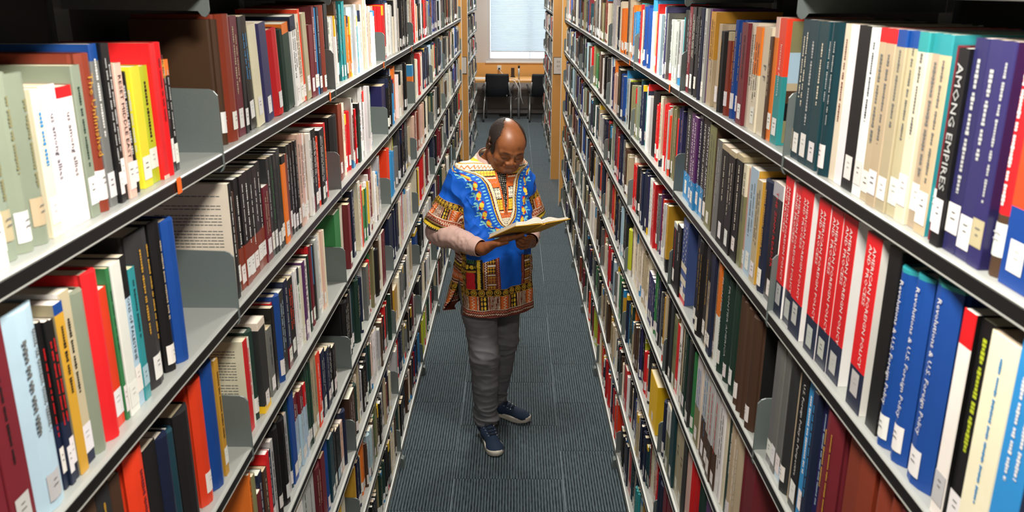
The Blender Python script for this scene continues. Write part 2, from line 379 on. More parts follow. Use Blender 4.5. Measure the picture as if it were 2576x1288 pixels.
DATA = """
L00 804|33.5 210 w ~k;19 205 t *w _w40;34.1 199 G h *i ~h;30.9 196 G h *w ~h;34.2 193 G h *i ~h;22.6 173 c *w ~B;35.1 174 w cw P ~n t:us_among_allies:n;35.2 169 w ~n ^r8 t:us_among_allies:n;22.9 191 G *w ~e;33.3 203 x h *w t:The_Unfinished:q;21.4 213 d ^b10 *w ~w;12.9 213 k *w ~a;14.1 212 k *w ~a;21.3 185 p *w t:RESET_MIDDLE_EAST:k;38.5 170 k h *w ~a;31.1 175 j *w cj;31.6 173 l ~k *w cj;18.6 204 p cr ^r97;36.3 203 r h ~m cr;11.7 176 k ^q16 *w ~a;15.6 175 k ^o14 *w ~a
L10 710|28.5 262 m ~k;89.3 262 m ~k *a;62 246 s h *a ~d;10.1 217 k ~r *w _n40;10.9 214 k ~r *w _n40;11.9 211 k ~r *w _n40;20.1 226 q ^b6 ~k ci;24.7 232 i ~k *w cw _n12;35.4 221 G h cG;35.9 235 r h;25.5 201 R *w;10 224 g ~e *w;28 225 w cw *w;20.3 227 s ^k27 *w t:PERCEPTIONS_OF_PALESTINE:k;20 203 t *s ~T;72.7 243 K h *w ~q;34.7 243 k h *w ~i;41.4 236 b h
L20 910|35.9 262 z;38.1 252 K ~q;29.5 248 z;81.6 252 R h cR ~m;44.8 228 k;37.3 221 n h;35.6 208 T h;58.8 220 k h;70.1 238 R h *w cR;53.4 244 b h cb;18.6 236 q *w ~k
L30 893|40.6 262 z;43.3 262 n;46.3 262 k;58.2 262 r;63.2 262 d;100.5 262 c;90.5 216 w
L01 1575|21.6 227 z cz h *w;66.7 235 x h *w;43.6 230 m ~i *w;20.1 227 k *w P;20.5 226 -;44.3 227 k ~B *w @5;46.5 209 c *w @5;73.2 210 v cv P *w @5;101.4 191 r h *w @5 cx;43.9 189 e h @5;60.7 201 e ^o12 @5;51.1 216 w ^n16 *w ~k @5;45.3 217 c *w ~k @5;24.7 230 R *w @5;45.3 219 i *w @5;44.1 189 m *w;30.3 233 m ~w *w;18.6 230 B *w;30 232 n ~a *w;80.8 235 x h *w
L11 1550|16.3 229 k cc P ~w;9.9 219 c ^r13;23.6 204 z *w ~k;27.8 226 k ~w *w _x38;30.5 226 k ~w *w _x38;29.6 227 k ~w *w _x38;30.6 226 k ~w *w _x38;29.6 226 k ~w *w _x38;30.5 229 k ~w *w _x38;42.3 169 m ~i *w;21.8 224 K ~a *w;22.3 224 K ~g *w;20.5 224 K ~e *w;18.6 227 K ~e *w;21.3 230 K ~e *w;31.5 209 o ^k9 *w;27.4 206 x;23 222 k ~a *w;23.4 222 k ~a *w;24 223 k ~a *w;21.7 222 k ~a *w;25 234 p ~d *w;25.5 230 p ~d *w;26.1 226 w ~d *w;26.7 223 p ~d *w;27.3 219 w ~d *w;24.8 221 k _m20 ~a;38.2 221 k ~w *w;36.1 194 R ~w *w;47.5 207 k ~w *w;24.4 207 K *w;28.5 215 r ~y
L21 1558|26.6 203 r cc P;20.5 196 w ~r;35.1 202 e h *w;48.9 209 K ^c8 _y8 *w;30.6 190 c *w;34.2 162 d *w ~n;21.6 199 k;13.8 202 r *w;33.8 212 b h *w;40.8 208 K ~s;33.2 222 n _m25 ~a *w;47 212 k ~R *w;25.9 215 w ~a *w;23.2 211 w ~a *w;23.6 210 w ^n20 ~g *w;24.1 206 c *w;24.6 212 u *w;32.5 207 w t:ROOTS_TOO:k *w;18.4 212 e *w;22.5 227 r h *w;22.9 225 m *w;19.4 214 B _k50;15.8 217 K ~u;28.1 224 a *w;20.5 230 w ~a *w;20.8 229 c *w;21.1 230 p *w;17.2 227 c
L31 1489|15.5 215 w cw P ^r4;17.5 227 o ~z;17.9 216 h;22.8 163 R ^m40;28.1 193 n ~a;26 185 z ~i;22.7 211 r;25.3 200 n ~a *w;20.7 214 a ~k;98.5 226 k h ~K *w;25.5 214 a ~d;23.7 239 T h *w;39.1 242 b *w;25.1 213 s ^m30 ~a *w;23.1 211 s ^m30 ~a *w;23.6 209 s ^m30 ~a *w;21.4 208 s ^m30 ~a *w;21.8 206 s ^r30 ~a *w;22.2 248 e ~g *w;19.8 245 e ~g *w;20.1 239 e ~g *w;35.2 237 i ~d *w;33.2 232 i ~d *w;34.1 220 R ~w *w;25.4 207 r ~w *w;49 198 n ~a *w;44 184 n ~a *w;34.9 171 k ~a *w;35.8 159 k ~d *w;29.4 149 z ~k *w
L41 1506|39.1 262 z;40.7 262 n;64.2 262 d;45.1 262 c;47 262 m;49.1 250 k;77.9 227 w;72 237 a ~k cw;70.5 227 a ~d;77.9 216 m h ~i;45.8 215 m;64.9 229 b h *w;49.9 212 T ~d *w;40.6 202 k ~d *w;34.1 186 k *s ~d;31 180 k ~d *w;43.8 172 p ~d *w;45.2 190 n h
L51 1502|53.4 262 z;56.2 262 n;79.8 262 m;63.8 262 k;90.9 262 g;73 262 z;77.5 262 c;82.5 262 n;70 262 q;86.4 262 r;65.2 262 y;68.3 243 c
R00 1529|40.6 235 T ~a *i;41.6 235 T ~c *w;40.9 235 T ~a *w;44.1 235 T ~c *w;51.6 235 T h ~a *w;25.7 235 c ~x;31.6 235 w cw;44.3 235 k *w;31.3 234 w ~n cw *w;28.9 235 i ^r8 ~d *w;30.4 235 i ^r8 ~d *w;28.9 235 i ^b9 ~d *w;27.6 235 i ^b9 ~d *w;27.9 235 c ^t10 ~d *w;25.4 235 i ^t10 ~d *w;28 235 i ^t10 ~d *w ct;23.5 224 m h *w;22.4 223 k *w t:AMONG_EMPIRES:a;29.1 235 v *w ~a;27.5 235 v *w ~a;25.4 235 v *i ~a;32.6 235 r h _z28 *w ~w cc;49.6 235 R _b34 *w ~w;31.6 235 n
R10 1528|36.6 262 r _n24 *a ~w cw t:AMERICAN_FOREIGN_POLICY/AND_PROCESS:w;42.6 262 r _n24 *a ~w cw t:AMERICAN_FOREIGN_POLICY/AND_PROCESS:w;45.9 258 r _n24 *a ~w cw t:AMERICAN_FOREIGN_POLICY/AND_PROCESS:w;81.2 262 r _n24 *a ~w cw t:AMERICAN_FOREIGN_POLICY/AND_PROCESS:w;52.7 262 r _n24 *a ~w cw t:AMERICAN_FOREIGN_POLICY/AND_PROCESS:w;47.7 262 r _n24 *a ~w cw t:AMERICAN_FOREIGN_POLICY/AND_PROCESS:w;71.6 262 r _n24 *a ~w cw t:AMERICAN_FOREIGN_POLICY/AND_PROCESS:w;24.7 253 -;68.9 262 r _n24 *a ~w cw t:AMERICAN_FOREIGN_POLICY/AND_PROCESS:w;37 262 k ck;39.6 248 b h ^t2 *w t:Revolutions_&_U.S._Foreign_Policy:w;41.6 253 b h ^t2 *w t:Revolutions_&_U.S._Foreign_Policy:w;86.3 262 b h ^t2 *w t:Revolutions_&_U.S._Foreign_Policy:w cb;25.9 253 w ^r16 *a ck;28 252 k ~l *w;51.7 250 c ~B ci P;46.5 262 B ~w;31.9 262 n;34.4 262 c
R20 1467|30.2 252 d *w;25.1 256 d *w;26.4 260 d _s12 *w;50.4 262 K h *w;14.9 250 i;39.6 262 k *w t:U.S._Foreign_Policy_in_Perspective:w;39.3 262 B *w ~w;19.7 262 n ~B;24 262 v ~s;94.2 262 m h *w ~q cm;96.1 262 x;88.8 262 x h;77.3 262 m;59.9 262 z
R30 1459|101.8 110 z;91.1 128 k;93 177 n;102.4 212 c;89.7 262 r
R01 2558|39 234 K ~a *w;45.3 235 K ~a *w;40.2 235 m ~a *w;45.9 235 K ~c *w;70.7 235 K h *w ~d;54.4 235 n h ~a;27.8 235 a ~u *w;30.1 235 u;55.1 229 q _i50 ~z;60.6 202 i h *w;62.5 188 k h ~q;49.4 189 x ^i10 h *w;90 217 b h *w ~q;49.5 215 m *w ~k;49.1 216 c ~d;46.6 210 o _c55 ~n *w;56.9 212 c t:P_F:d ~d;19.4 196 z ~i;24 233 o ^p16 *w;42.9 232 t ^R45 *w t:Inventing_America:w cI
R11 2433|72.2 257 K _B30 ~w *w t:INVENTING_AMERICA:w;101.8 256 u _B30 ~w *w t:INVENTING_AMERICA:w;39.6 262 n _B30 ~w *w t:INVENTING_AMERICA:w;51.7 262 K _B30 ~w *w t:INVENTING_AMERICA:w;47 262 K ~w *w t:INVENTING_AMERICA:w;98 259 h cz ~d *w;51.5 239 d ~a;66.1 237 k ^i5 *w ~c;59.2 236 k ^i5 *w ~c;56 238 k ^i5 *w ~c;27.7 225 h ^c30 ~d;18.1 221 p *w;57.3 229 s *w ~d cq;38 215 i ~d *w cq;68.5 225 n h *w ~q;60.8 235 k *w t:THE_ZINN_READER:r ^a12 cw
R21 2523|84.6 203 k *w t:THE_ZINN_READER:r ^a8;59.3 213 k ~w;172.3 248 s *w F cs;69.6 254 n h *w;76.4 258 k h *w ~q;33.9 260 K ~q *w;40.4 252 i ^k30 *w ~k;39 262 n *w;26 262 i ~k *w;25.4 257 o _w50;106.4 253 e h t:FRONTIER_AMERICA:a *w;69.9 262 e h *w;37.8 254 z h *w;27.5 252 z h;35.4 250 z h;50.8 247 z h *w ck
R31 2512|70.5 250 k h;50.7 257 K *w;59.5 233 h ~g *w;51.9 221 r *w;45 251 w t:RACE:k *w;34 234 z ~i *w;28.4 247 i *w;59.5 261 e t:Frontiers_of_historical_imagination:c *w;35.3 262 T *w;42.7 254 K *w;77.1 236 g cg h *w;97.9 250 a _h45 ~B *w cc P;73.2 262 a _z45 ~B *w P;150.6 262 a _z40 ~r *w;62.2 262 w ~k *w;35 262 c;26.1 262 e;120.4 262 i ~w h *w;54.6 262 m h;80.7 262 m
R41 2565|73.8 188 x h *w;87.4 197 n h *w;66.3 230 w _h60 *w ~z;60.2 253 T ~d *w;128.5 262 i ~k t:T_F:k *w;48.4 262 K ~z;53.1 262 p *w;99.9 262 r h;92.3 262 e h;54.2 262 u;51.7 262 k;59 262 p h;55.9 262 w;61.7 262 k
R51 2641|122.2 186 k h;131.2 231 n h;103.9 244 m;81.1 262 m h;76.6 262 c;100.4 262 e
L02 r0.13|k2! w5@3 z2 t3 o2 o2 s2 w2 t1 s2 w1 c2 p2 c1 w2 p2 w2 p1
L03 r0.12|r3! r2 n3 w2 b1 w3 c2 g1 w3 a1 c1 k1 k2 k2 k1 d2 k2
L04 r0.05|w1 c1 p1 r2 w1 o1 c1 a1 k2 n1 w1 k2 r1 m3 d2
L12 r0.26|k4! x4 c2 r4 a1 m1 k2 r1 e2 w2 a2 w1 r2 a3 w1 w3 g1
L13 r0.2|v5! k2 k2 a1 B1 o5 w1 k1 c2 p2 c1 d2 k2 c1
L14 r0.1|o3! k3 c2 w1 r2 c1 w2 w2 n2 s1 n2 k1
L22 r0.13|g4! c2 m2 k2 k2 n2 i2 c2 R1 g3 g2 w2 y1 z1 c1 m2 z2 c1 i2 w1 c3 a3 q2
L23 r0.17|R3 B4 i2 l1 d2 K3 v2 k2 v2 k2 d1 k2 i1
L24 r0.1|p3! m1 p2 x2 p2 p2 k1 R1 k2 c2 k2
L32 r0.13|k2 k3 d1 T2 e2 t2 n1 s1 a3 d2 c1 r2 g1 h1 k1 c2 k2 z1 c1 q1 m4!
L33 r0.19|n4! n3 k2 n2 c1 r1 w2 r1 k1 r1 w2 c2 w3 c1
L34 r0.1|c2 k1 y1 w2 r4 p1 w2 k1 m2 w2 d1
L42 r0.02|z6! e2 T1 c2 i2 v2 a1 k3 k2 K2 T2 e2 p1 w3 w4 a3 z3 x2 z3 k2 r2 e2 r1 t2 e1 T2
L43 r0.19|z3 q4! c2 d3 d3 K2 w1 l1 k1 c1 z2 i3
L44 r0.14|b5! k2 k2 w3 w3 w2 a2 k1
L52 r0.05|q1 z1 r2 n3 i2 o3 z1 v1 s4 a2 z2 g2 h2 m1 k3 k3 w1 n3 i2 x2 n2 z1 c2 a3 r1
L53 r0.15|a3 p2 r1 n3 n2 h2 d3 k1 w2 c2 k2 z1 m2 K1 w1 d2
L54 r0.1|k3 n2 c1 w2 k2 w3 k1 w3 a2
L62 r0.02|a4 d3 k3 h2 e3 k4 c3 z2
L63 r0.05|e4 i2 k4 n3 n4 z2 k3 c2 z3 K3 n2 r1 b2 k2 n3 T2 B3
L64 r0.1|z2 m2 l4 l1 p2 r1 g2 e2 t2 a2 w1 r2 K3 k2
R02 r0.01|t1 u1 r1 c1 d1 K1 b3 b2 B2 w2 o3 r1 s2 a1 k2 v1 d1 a2 a2 a2 a2 t1 K2 K1
R03 r0.01|a2 c2 n1 s1 k1 c1 o3 z2 i1 o2 B2
R04 r0.02|z2 d1 k2 a1 z2 h2 x2 c2
R12 r0.02|h3! G2 T2 n3 t2 w1 n1 w2 k5! r4 c1 r2 r2 a1 R1! h3 r1! v3
R13 r0.04|w2 w2 v2 o1 p3 k1 k2 b2 B1 a3 l1 k2 h1
R14 r0.04|x1 h1 g3 z2 w2 k1 K2
R22 r0.1|p2 r1 r1 r1 k2 k1 p2 n2 b2 n2 v1 d1 w2 s1 r2! d2 u1 R2 a3 q2
R23 r0.1|r1 e2 w1 G2 b2 m2 r2 n2 d2 c1 z2 i2
R24 r0.05|n4 e1 w1 T2 n2 i1 a3 n3
R32 r0.02|l3! z1 c2 c2 c2 c2 c2 c2 c2 c2 i2 i2 i2 c2 c2 v3! v2 v2 g3 e2 n2 d1 k4! z2 q1 i2
R33 r0.1|p1 c1 z2 r2 o1 k2 n2 d1 k1 s1 K2
R34 r0.1|x1 k2 z2 y1 a2 n2 R1 m1 n5!
R42 r0.1|b2 n2 B2 e3 o1 i2 z3 s1 v2 k2 l1 r2 R1 p1 K2 d2 y6!
R43 r0.05|R3! i1 c2 d2 w1 r3 n3 s2 d2 w1 k2 g2 e2 q1
R44 r0.05|x3! c2 w2 n1 c1 z2 k1 d1
R52 r0.05|c1 d1 m2 r3! w2 k2 i2 n2 b2 w3 i3 n2 n2 n2 n2 T2 m1 c2 p2 r2
R53 r0.02|i3 z2 i3 c1 z2 i2 q2 i2 c2 i2 w1 k3 z1
R54 r0.05|k2 n3 d2 w1 K2 g2 e2 k1
R62 r0.1|r4 k2 k2 k2 k1 n2 b2 n3 c1 r3! T4 k2 k2 i2 n3 t5 d2 a2 q4 b4 w2 r5
R63 r0.05|c1 z2 y4 R3 p2 n4 b2 r3! m2 r2 z1 w3 b2 n2 r3 k2 R4
R64 r0.05|w2 k2 z2 m2 R1 t3 k2 m2 z1 l4 r4
"""
# ------------------------------------------------------------------ books
def jit(c, r, a=.12):
    k = 1+r.uniform(-a, a); return tuple(max(0, min(1, x*k*(1+r.uniform(-.05, .05)))) for x in c)
RANDPAL = 'kkkkKKnnneeTTbbmmmrrRzzziicccwwwaaddxhGgtso'
RANDPAL_FAR = 'kkkkKKKnnddaazzzzmxiiihcwwrTbseGv'

def section_span(k): return YB+(k-1)*1.0+.004, YB+k*1.0-.004

def parse_books():
    B = []
    seen = {}
    def put(side, sh, sec, y, th, h, col, opts, r, series=None):
        # y = lower (nearer) Y of the slot
        B.append(dict(side=side, sh=sh, sec=sec, y=y, th=th, h=h, col=col, opts=opts, seed=r.random()))
    for line in DATA.strip().split('\n'):
        head, body = line.split('|'); key, st = head.split(); side, sh, sec = key[0], int(key[1]), int(key[2])
        r = random.Random(key); lo, hi = section_span(sec)
        if st[0] == 'r':
            gap = float(st[1:]); toks = body.split(); its = []
            for t in toks:
                lean = 0
                if '@' in t: t, lean = t.split('@')
                first = t.endswith('!'); t = t.rstrip('!')
                c, w = t[0], float(t[1:])
                n = 1
                if w >= 3 and not first: n = 2 if w < 5 else 3
                for q in range(n): its.append((c, w/n*r.uniform(.85, 1.15), first, float(lean)))
            tot = sum(i[1] for i in its); unit = (hi-lo)*(1-gap)/tot
            # keep books within a believable thickness: repeat thin runs
            k = max(1, round(unit*tot/len(its)/.026)) if unit*tot/len(its) > .034 else 1
            its = [(c, w/k*(1.7 if f and k > 1 else r.uniform(.8, 1.2)), f, l) for (c, w, f, l) in its for q in range(1 if f else k)]
            tot = sum(i[1] for i in its); unit = (hi-lo)*(1-gap)/tot
            y = lo if side == 'L' else hi
            prevc, ph = None, .22
            for c, w, f, l in its:
                th = w*unit
                if c != prevc: ph = r.uniform(.185, .245) if sh < 4 else r.uniform(.165, .222)
                h = ph+r.uniform(-.006, .006); prevc = c
                op = []
                if r.random() < .75: op.append('*w')
                if r.random() < .6: op.append('~'+r.choice({'w': 'kdn', 'c': 'kzd', 'i': 'kz', 'a': 'kn', 'p': 'kd'}.get(c, 'waciq')))
                if r.random() < .4: op.append('h')
                if l: op.append('@%g' % l)
                if r.random() < .12: op.append('^'+r.choice('kwrnyB')+'%d' % r.choice((10, 18, 30)))
                if r.random() < .12: op.append('_'+r.choice('kwrnyB')+'%d' % r.choice((12, 20)))
                sh_ = min(th*.6, h*math.sin(math.radians(l))) if l else 0
                put(side, sh, sec, (y+sh_) if side == 'L' else y-th, th-sh_, h, c, op, r)
                y += th if side == 'L' else -th
            seen[(side, sh, sec)] = True
            continue
        its = []
        for e in body.split(';'):
            t = e.split(); th, h, c, op = float(t[0])/1000, float(t[1])/1000, t[2], t[3:]
            if c != '-' and th > .062:
                if any(o[0] == 'c' and len(o) == 2 for o in op):
                    b = min(.075, th*.72); its += [(th-b, 0, '-', []), (b, h, c, op)] if side == 'L' else [(b, h, c, op), (th-b, 0, '-', [])]
                    continue
                if th > .085:
                    n = 2 if th < .14 else 3
                    for q in range(n): its.append((th/n, h-(.004*q), c, op))
                    continue
            its.append((th, h, c, op))
        y = int(st)/1000
        ex = max(0, lo-y) if side == 'L' else max(0, y-hi)      # first books start at the bracket
        while ex > 0 and its:
            t0 = its[0][0]
            if t0-ex >= .012: its[0] = (t0-ex,)+its[0][1:]; ex = 0
            else: ex -= t0; its.pop(0)
        y = max(y, lo) if side == 'L' else min(y, hi)
        tot = sum(i[0] for i in its)
        room = (hi-y if side == 'L' else y-(lo if sec > 0 else .3))
        k = min(1, room/tot)
        y_start = y
        for th, h, c, op in its:
            th *= k
            if c != '-': put(side, sh, sec, y if side == 'L' else y-th, th, h, c, op, r)
            y += th if side == 'L' else -th
        seen[(side, sh, sec)] = (y_start, y)
    # random fill of everything not listed
    for side in 'LR':
        for sh in range(7):
            for sec in range(-1, 8):
                r = random.Random('%s%d%d' % (side, sh, sec)); lo, hi = section_span(sec)
                s = seen.get((side, sh, sec))
                if s is True: continue
                if s:
                    if sec != 0: continue
                    hi = min(s)-.002
                    if hi-lo < .03: continue
                fill(B, side, sh, sec, lo, hi, r, RANDPAL if sec < 5 else RANDPAL_FAR)
    for side in 'lr':
        for sh in range(7):
            for sec in range(3 if side == 'l' else 4):
                r = random.Random('%s%d%d' % (side, sh, sec)); lo = 9.85+sec+.006
                fill(B, side, sh, sec, lo, lo+.985, r, RANDPAL_FAR)
    return B

def fill(B, side, sh, sec, lo, hi, r, pal):
    end = hi-(hi-lo)*r.uniform(.0, .14) if hi-lo > .5 else hi
    y = lo
    while y < end-.012:
        c = r.choice(pal); n = 1 if r.random() < .72 else r.randint(2, 5)
        h = r.uniform(.18, .245) if sh < 4 else r.uniform(.165, .22); th = r.uniform(.014, .042)
        mk = r.choice({'w': 'kdn', 'c': 'kzd', 'i': 'kz', 'a': 'kn', 'p': 'kd'}.get(c, 'waciq')); hd = r.random() < .45
        for q in range(n):
            t = min(th*r.uniform(.9, 1.1), end-y)
            if t < .010: break
            op = (['*w'] if r.random() < .8 else [])+(['~'+mk] if r.random() < .7 else [])+(['h'] if hd else [])
            B.append(dict(side=side, sh=sh, sec=sec, y=y, th=t, h=h+r.uniform(-.004, .004), col=c, opts=op, seed=r.random()))
            y += t

SIDES = {'L': (XL, 1), 'R': (XR, -1), 'l': (-.56, 1), 'r': (.46, -1)}

def book_parts(b):
    """local frame: x=0 spine plane (outwards +x), y 0..th, z 0..h. returns dict part -> MB with face colours"""
    r = random.Random(b['seed']); th = b['th']-.0006; h = b['h']; ops = b['opts']
    hard = 'h' in ops
    D = min(.215, max(.12, h*r.uniform(.66, .76))); b['D'] = D
    c = jit(PAL[b['col']], r); rough = r.uniform(.28, .6) if not hard else r.uniform(.4, .7)
    cov = None; bands = []; marks = label = title = None; lean = 0; flag = 'F' in ops; printed = 'P' in ops; pic = 'cI' in ops
    for o in ops:
        if o[0] == 'c' and len(o) == 2 and o != 'cI': cov = jit(PAL[o[1]], r)
        elif o[0] == '^': bands.append((1-float(o[2:])/100, 1.0, jit(PAL[o[1]], r, .05)))
        elif o[0] == '_': bands.append((0, float(o[2:])/100, jit(PAL[o[1]], r, .05)))
        elif o[0] == '~': marks = o[1]
        elif o[0] == '*': label = o[1]
        elif o[0] == '@': lean = math.radians(float(o[1:]))
        elif o[:2] == 't:': title = o[2:].split(':')
    if flag:
        bands = [(0, .06, PAL['r'])]+[(.06+.082*i, .06+.082*(i+1), PAL['c'] if i % 2 == 0 else jit(srgb('52659a'), r, .03)) for i in range(5)]
        c = srgb('46588f'); cov = c
    zsplit = sorted({0.0, 1.0} | {q for a in bands for q in a[:2]})
    segs = [(z0*h, z1*h, next((q[2] for q in bands if q[0]-1e-6 <= z0 and z1 <= q[1]+1e-6), None)) for z0, z1 in zip(zsplit, zsplit[1:])]
    t = .0022 if hard else .0009
    if th < .012: t *= .5
    if hard:
        bu = min(.007, th*.16)
        O = [(-D, 0), (-.012, 0), (-.008, .0012), (-.004, .0004)] + [(-.004+bu*math.sin(math.pi*q/4)*1.0+.004*math.sin(math.pi*q/4), th*q/4) for q in (1, 2, 3)] + [(-.004, th-.0004), (-.008, th-.0012), (-.012, th), (-D, th)]
        n = len(O); I = [(max(-D, min(x-t, -.006)) if 2 < i < n-3 else x, min(max(y, t), th-t)) for i, (x, y) in enumerate(O)]
        pz0, pz1, px = .003, h-.0035, -.007
    else:
        e = min(.0012, th*.2)
        O = [(-D, 0), (-e, 0), (0, e), (0, th-e), (-e, th), (-D, th)]
        I = [(-D, t), (-t-e, t), (-t, t+e), (-t, th-t-e), (-t-e, th-t), (-D, th-t)]
        pz0, pz1, px = .0004, h-.0008, -t
    n = len(O); cm = MB()
    for z0, z1, bc in segs:
        vs = [(x, y, z0) for x, y in O]+[(x, y, z1) for x, y in O]
        for i in range(n-1):
            face_cover = i == 0 or i == n-2
            col = bc or c
            if face_cover and cov: col = cov
            cm.add([vs[i], vs[i+1], vs[n+i+1], vs[n+i]], [(0, 1, 2, 3)], (*col, rough))
    for zz in (0, h):
        cc = segs[-1][2] or c
        for i in range(n-1):
            a = [(*O[i], zz), (*O[i+1], zz), (*I[i+1], zz), (*I[i], zz)]
            cm.add(a, [(0, 1, 2, 3)] if zz else [(3, 2, 1, 0)], (*(cov if cov and (i == 0 or i == n-2) else cc), rough))
    parts = {'cover': cm}
    pc = jit(srgb(r.choice(['e3d6bd', 'ece4d2', 'd8c7a6', 'f0ece2'])), r, .05)
    pg = MB().box(-D+.003, px-.001, t, th-t, pz0, pz1, (*pc, .9)); parts['pages'] = pg
    bulge = 0.0045 if hard else .0003
    zl = 0
    def spine_x(y):
        if not hard: return 0
        q = y/th; return -.004+(min(.007, th*.16)+.004)*math.sin(math.pi*q)*.985
    if label and th > .008:
        lw = min(th*.92, .026); z0 = r.choice((.012, .016, .022)); z1 = z0+r.uniform(.030, .04); zl = z1
        y0 = (th-lw)/2; lb = MB(); nst = 4 if hard else 1
        lc = jit(PAL[label], r, .04)
        for q in range(nst):
            ya, yb = y0+lw*q/nst, y0+lw*(q+1)/nst
            lb.add([(spine_x(ya)+.0006, ya, z0), (spine_x(yb)+.0006, yb, z0), (spine_x(yb)+.0006, yb, z1), (spine_x(ya)+.0006, ya, z1)], [(0, 1, 2, 3)], (*lc, .6))
        ik = PAL['a'] if r.random() < .5 else PAL['d']
        for q in range(2):
            zz = z1-.009-q*.007; wd = lw*r.uniform(.2, .42); xx = max(spine_x(th/2-wd/2), spine_x(th/2))+.0011
            lb.add([(xx, th/2-wd/2, zz-.0016), (xx, th/2+wd/2, zz-.0016), (xx, th/2+wd/2, zz), (xx, th/2-wd/2, zz)], [(0, 1, 2, 3)], (*ik, .7))
        parts['call_label'] = lb
    tm = MB()
    X = spine_x(th/2)+.0008
    if title and title[0] != '~':
        txt = title[0].replace('_', ' ').replace('/', '\n'); v, f, tw, tht = text_mesh(txt)
        za, zb = max(zl, h*.2)+.01, h-.016
        if txt == 'THE ZINN READER' or 'RESET' in txt: za = h*.3
        nl = txt.count('\n')+1
        k = min((zb-za)/tw, th*(.60 if txt.isupper() else .42)/tht, (.018 if txt.isupper() else .012)*nl/tht); zc = (za+zb)/2
        tm.add([(X, th/2+p[1]*k, zc-p[0]*k) for p in v], f, (*PAL[title[1]], .5))
    elif marks and th > .009:
        mc = PAL[marks]; nc = 2 if th > .034 and r.random() < .6 else 1; wd = min(.009, th*.3)
        for q in range(nc):
            yc = th*(q+1)/(nc+1); zz = h*r.uniform(.86, .94); xx = max(spine_x(yc-wd/2), spine_x(yc+wd/2), spine_x(yc))+.0006
            zend = max(zl+.01, h*r.uniform(.25, .5)); wd = min(wd, r.uniform(.0045, .0075))
            fine = b.get('near'); left = 0
            while zz > zend:
                if fine:
                    if left <= 0: left = r.randint(3, 9); zz -= .0032
                    ln = wd*r.uniform(.38, .62); w2 = wd*r.choice((1, .72, .72)); g_ = wd*.16; left -= 1
                else:
                    ln = r.uniform(.006, .022); w2 = wd*.6; g_ = r.uniform(.0025, .006)
                z1 = max(zend, zz-ln)
                tm.add([(xx, yc-w2/2, z1), (xx, yc+w2/2, z1), (xx, yc+w2/2, zz), (xx, yc-w2/2, zz)], [(0, 1, 2, 3)], (*mc, .5))
                zz = z1-g_
                if not fine and r.random() < .12: zz -= .02
    if flag:
        for a in range(9):
            for q in range(2):
                zz = h*(.5+.052*a); yc = th*(.3+.4*q)+(.1*th if a % 2 else 0); s = .0052
                pts = [(X+.0002, yc+s*(1 if i % 2 == 0 else .42)*math.sin(math.pi*i/5), zz+s*(1 if i % 2 == 0 else .42)*math.cos(math.pi*i/5)) for i in range(10)]
                tm.add([(X+.0002, yc, zz)]+pts, [(0, i+1, (i+1) % 10+1) for i in range(10)], (*PAL['c'], .5))
    near_y = -.0004 if b['side'] in 'Ll' else th+.0004
    if printed:        # lines of print on the cover that faces along the aisle
        zz = h*.9
        while zz > h*.12:
            if r.random() > .16:
                x1 = -.018; xe = -D*r.uniform(.7, .93)
                while x1 > xe:
                    x0 = max(xe, x1-r.uniform(.004, .012))
                    tm.add([(x0, near_y, zz-.0017), (x1, near_y, zz-.0017), (x1, near_y, zz), (x0, near_y, zz)], [(0, 1, 2, 3)], (*PAL['d'], .7)); x1 = x0-.0016
            zz -= .0062
    if pic:
        for z0, z1, x0, x1, cc in ((.02, .2, -D, -.01, 'h'), (.2, .34, -D, -.01, 'k'), (.34, .44, -D, -.01, 'z'), (.44, .5, -D, -.01, 'i'), (.5, .74, -D, -.01, 's'), (.74, .98, -.06, -.01, 'h'), (.74, .93, -D, -.06, 'R'), (.93, .98, -D, -.06, 'e')):
            tm.add([(x0, near_y, z0*h), (x1, near_y, z0*h), (x1, near_y, z1*h), (x0, near_y, z1*h)], [(0, 1, 2, 3)], (*PAL[cc], .4))
    if tm.f: parts['spine_print'] = tm
    if lean:
        s, cth = math.sin(lean), math.cos(lean); pv = 0 if b['side'] in 'Ll' else th; sg = 1 if b['side'] in 'Ll' else -1
        if lean < 0: pv = th-pv
        for p in parts.values():
            p.v = [(x, pv+(y-pv)*cth-sg*z*s, z*cth+sg*(y-pv)*s) for x, y, z in p.v]
    return parts

def book_place(b):
    xf, sg = SIDES[b['side']]
    ins = b['ins']
    if sg > 0: return (xf-ins, b['y'], ZS[b['sh']+1]+.0004), 0
    return (xf+ins, b['y']+b['th'], ZS[b['sh']+1]+.0004), math.pi

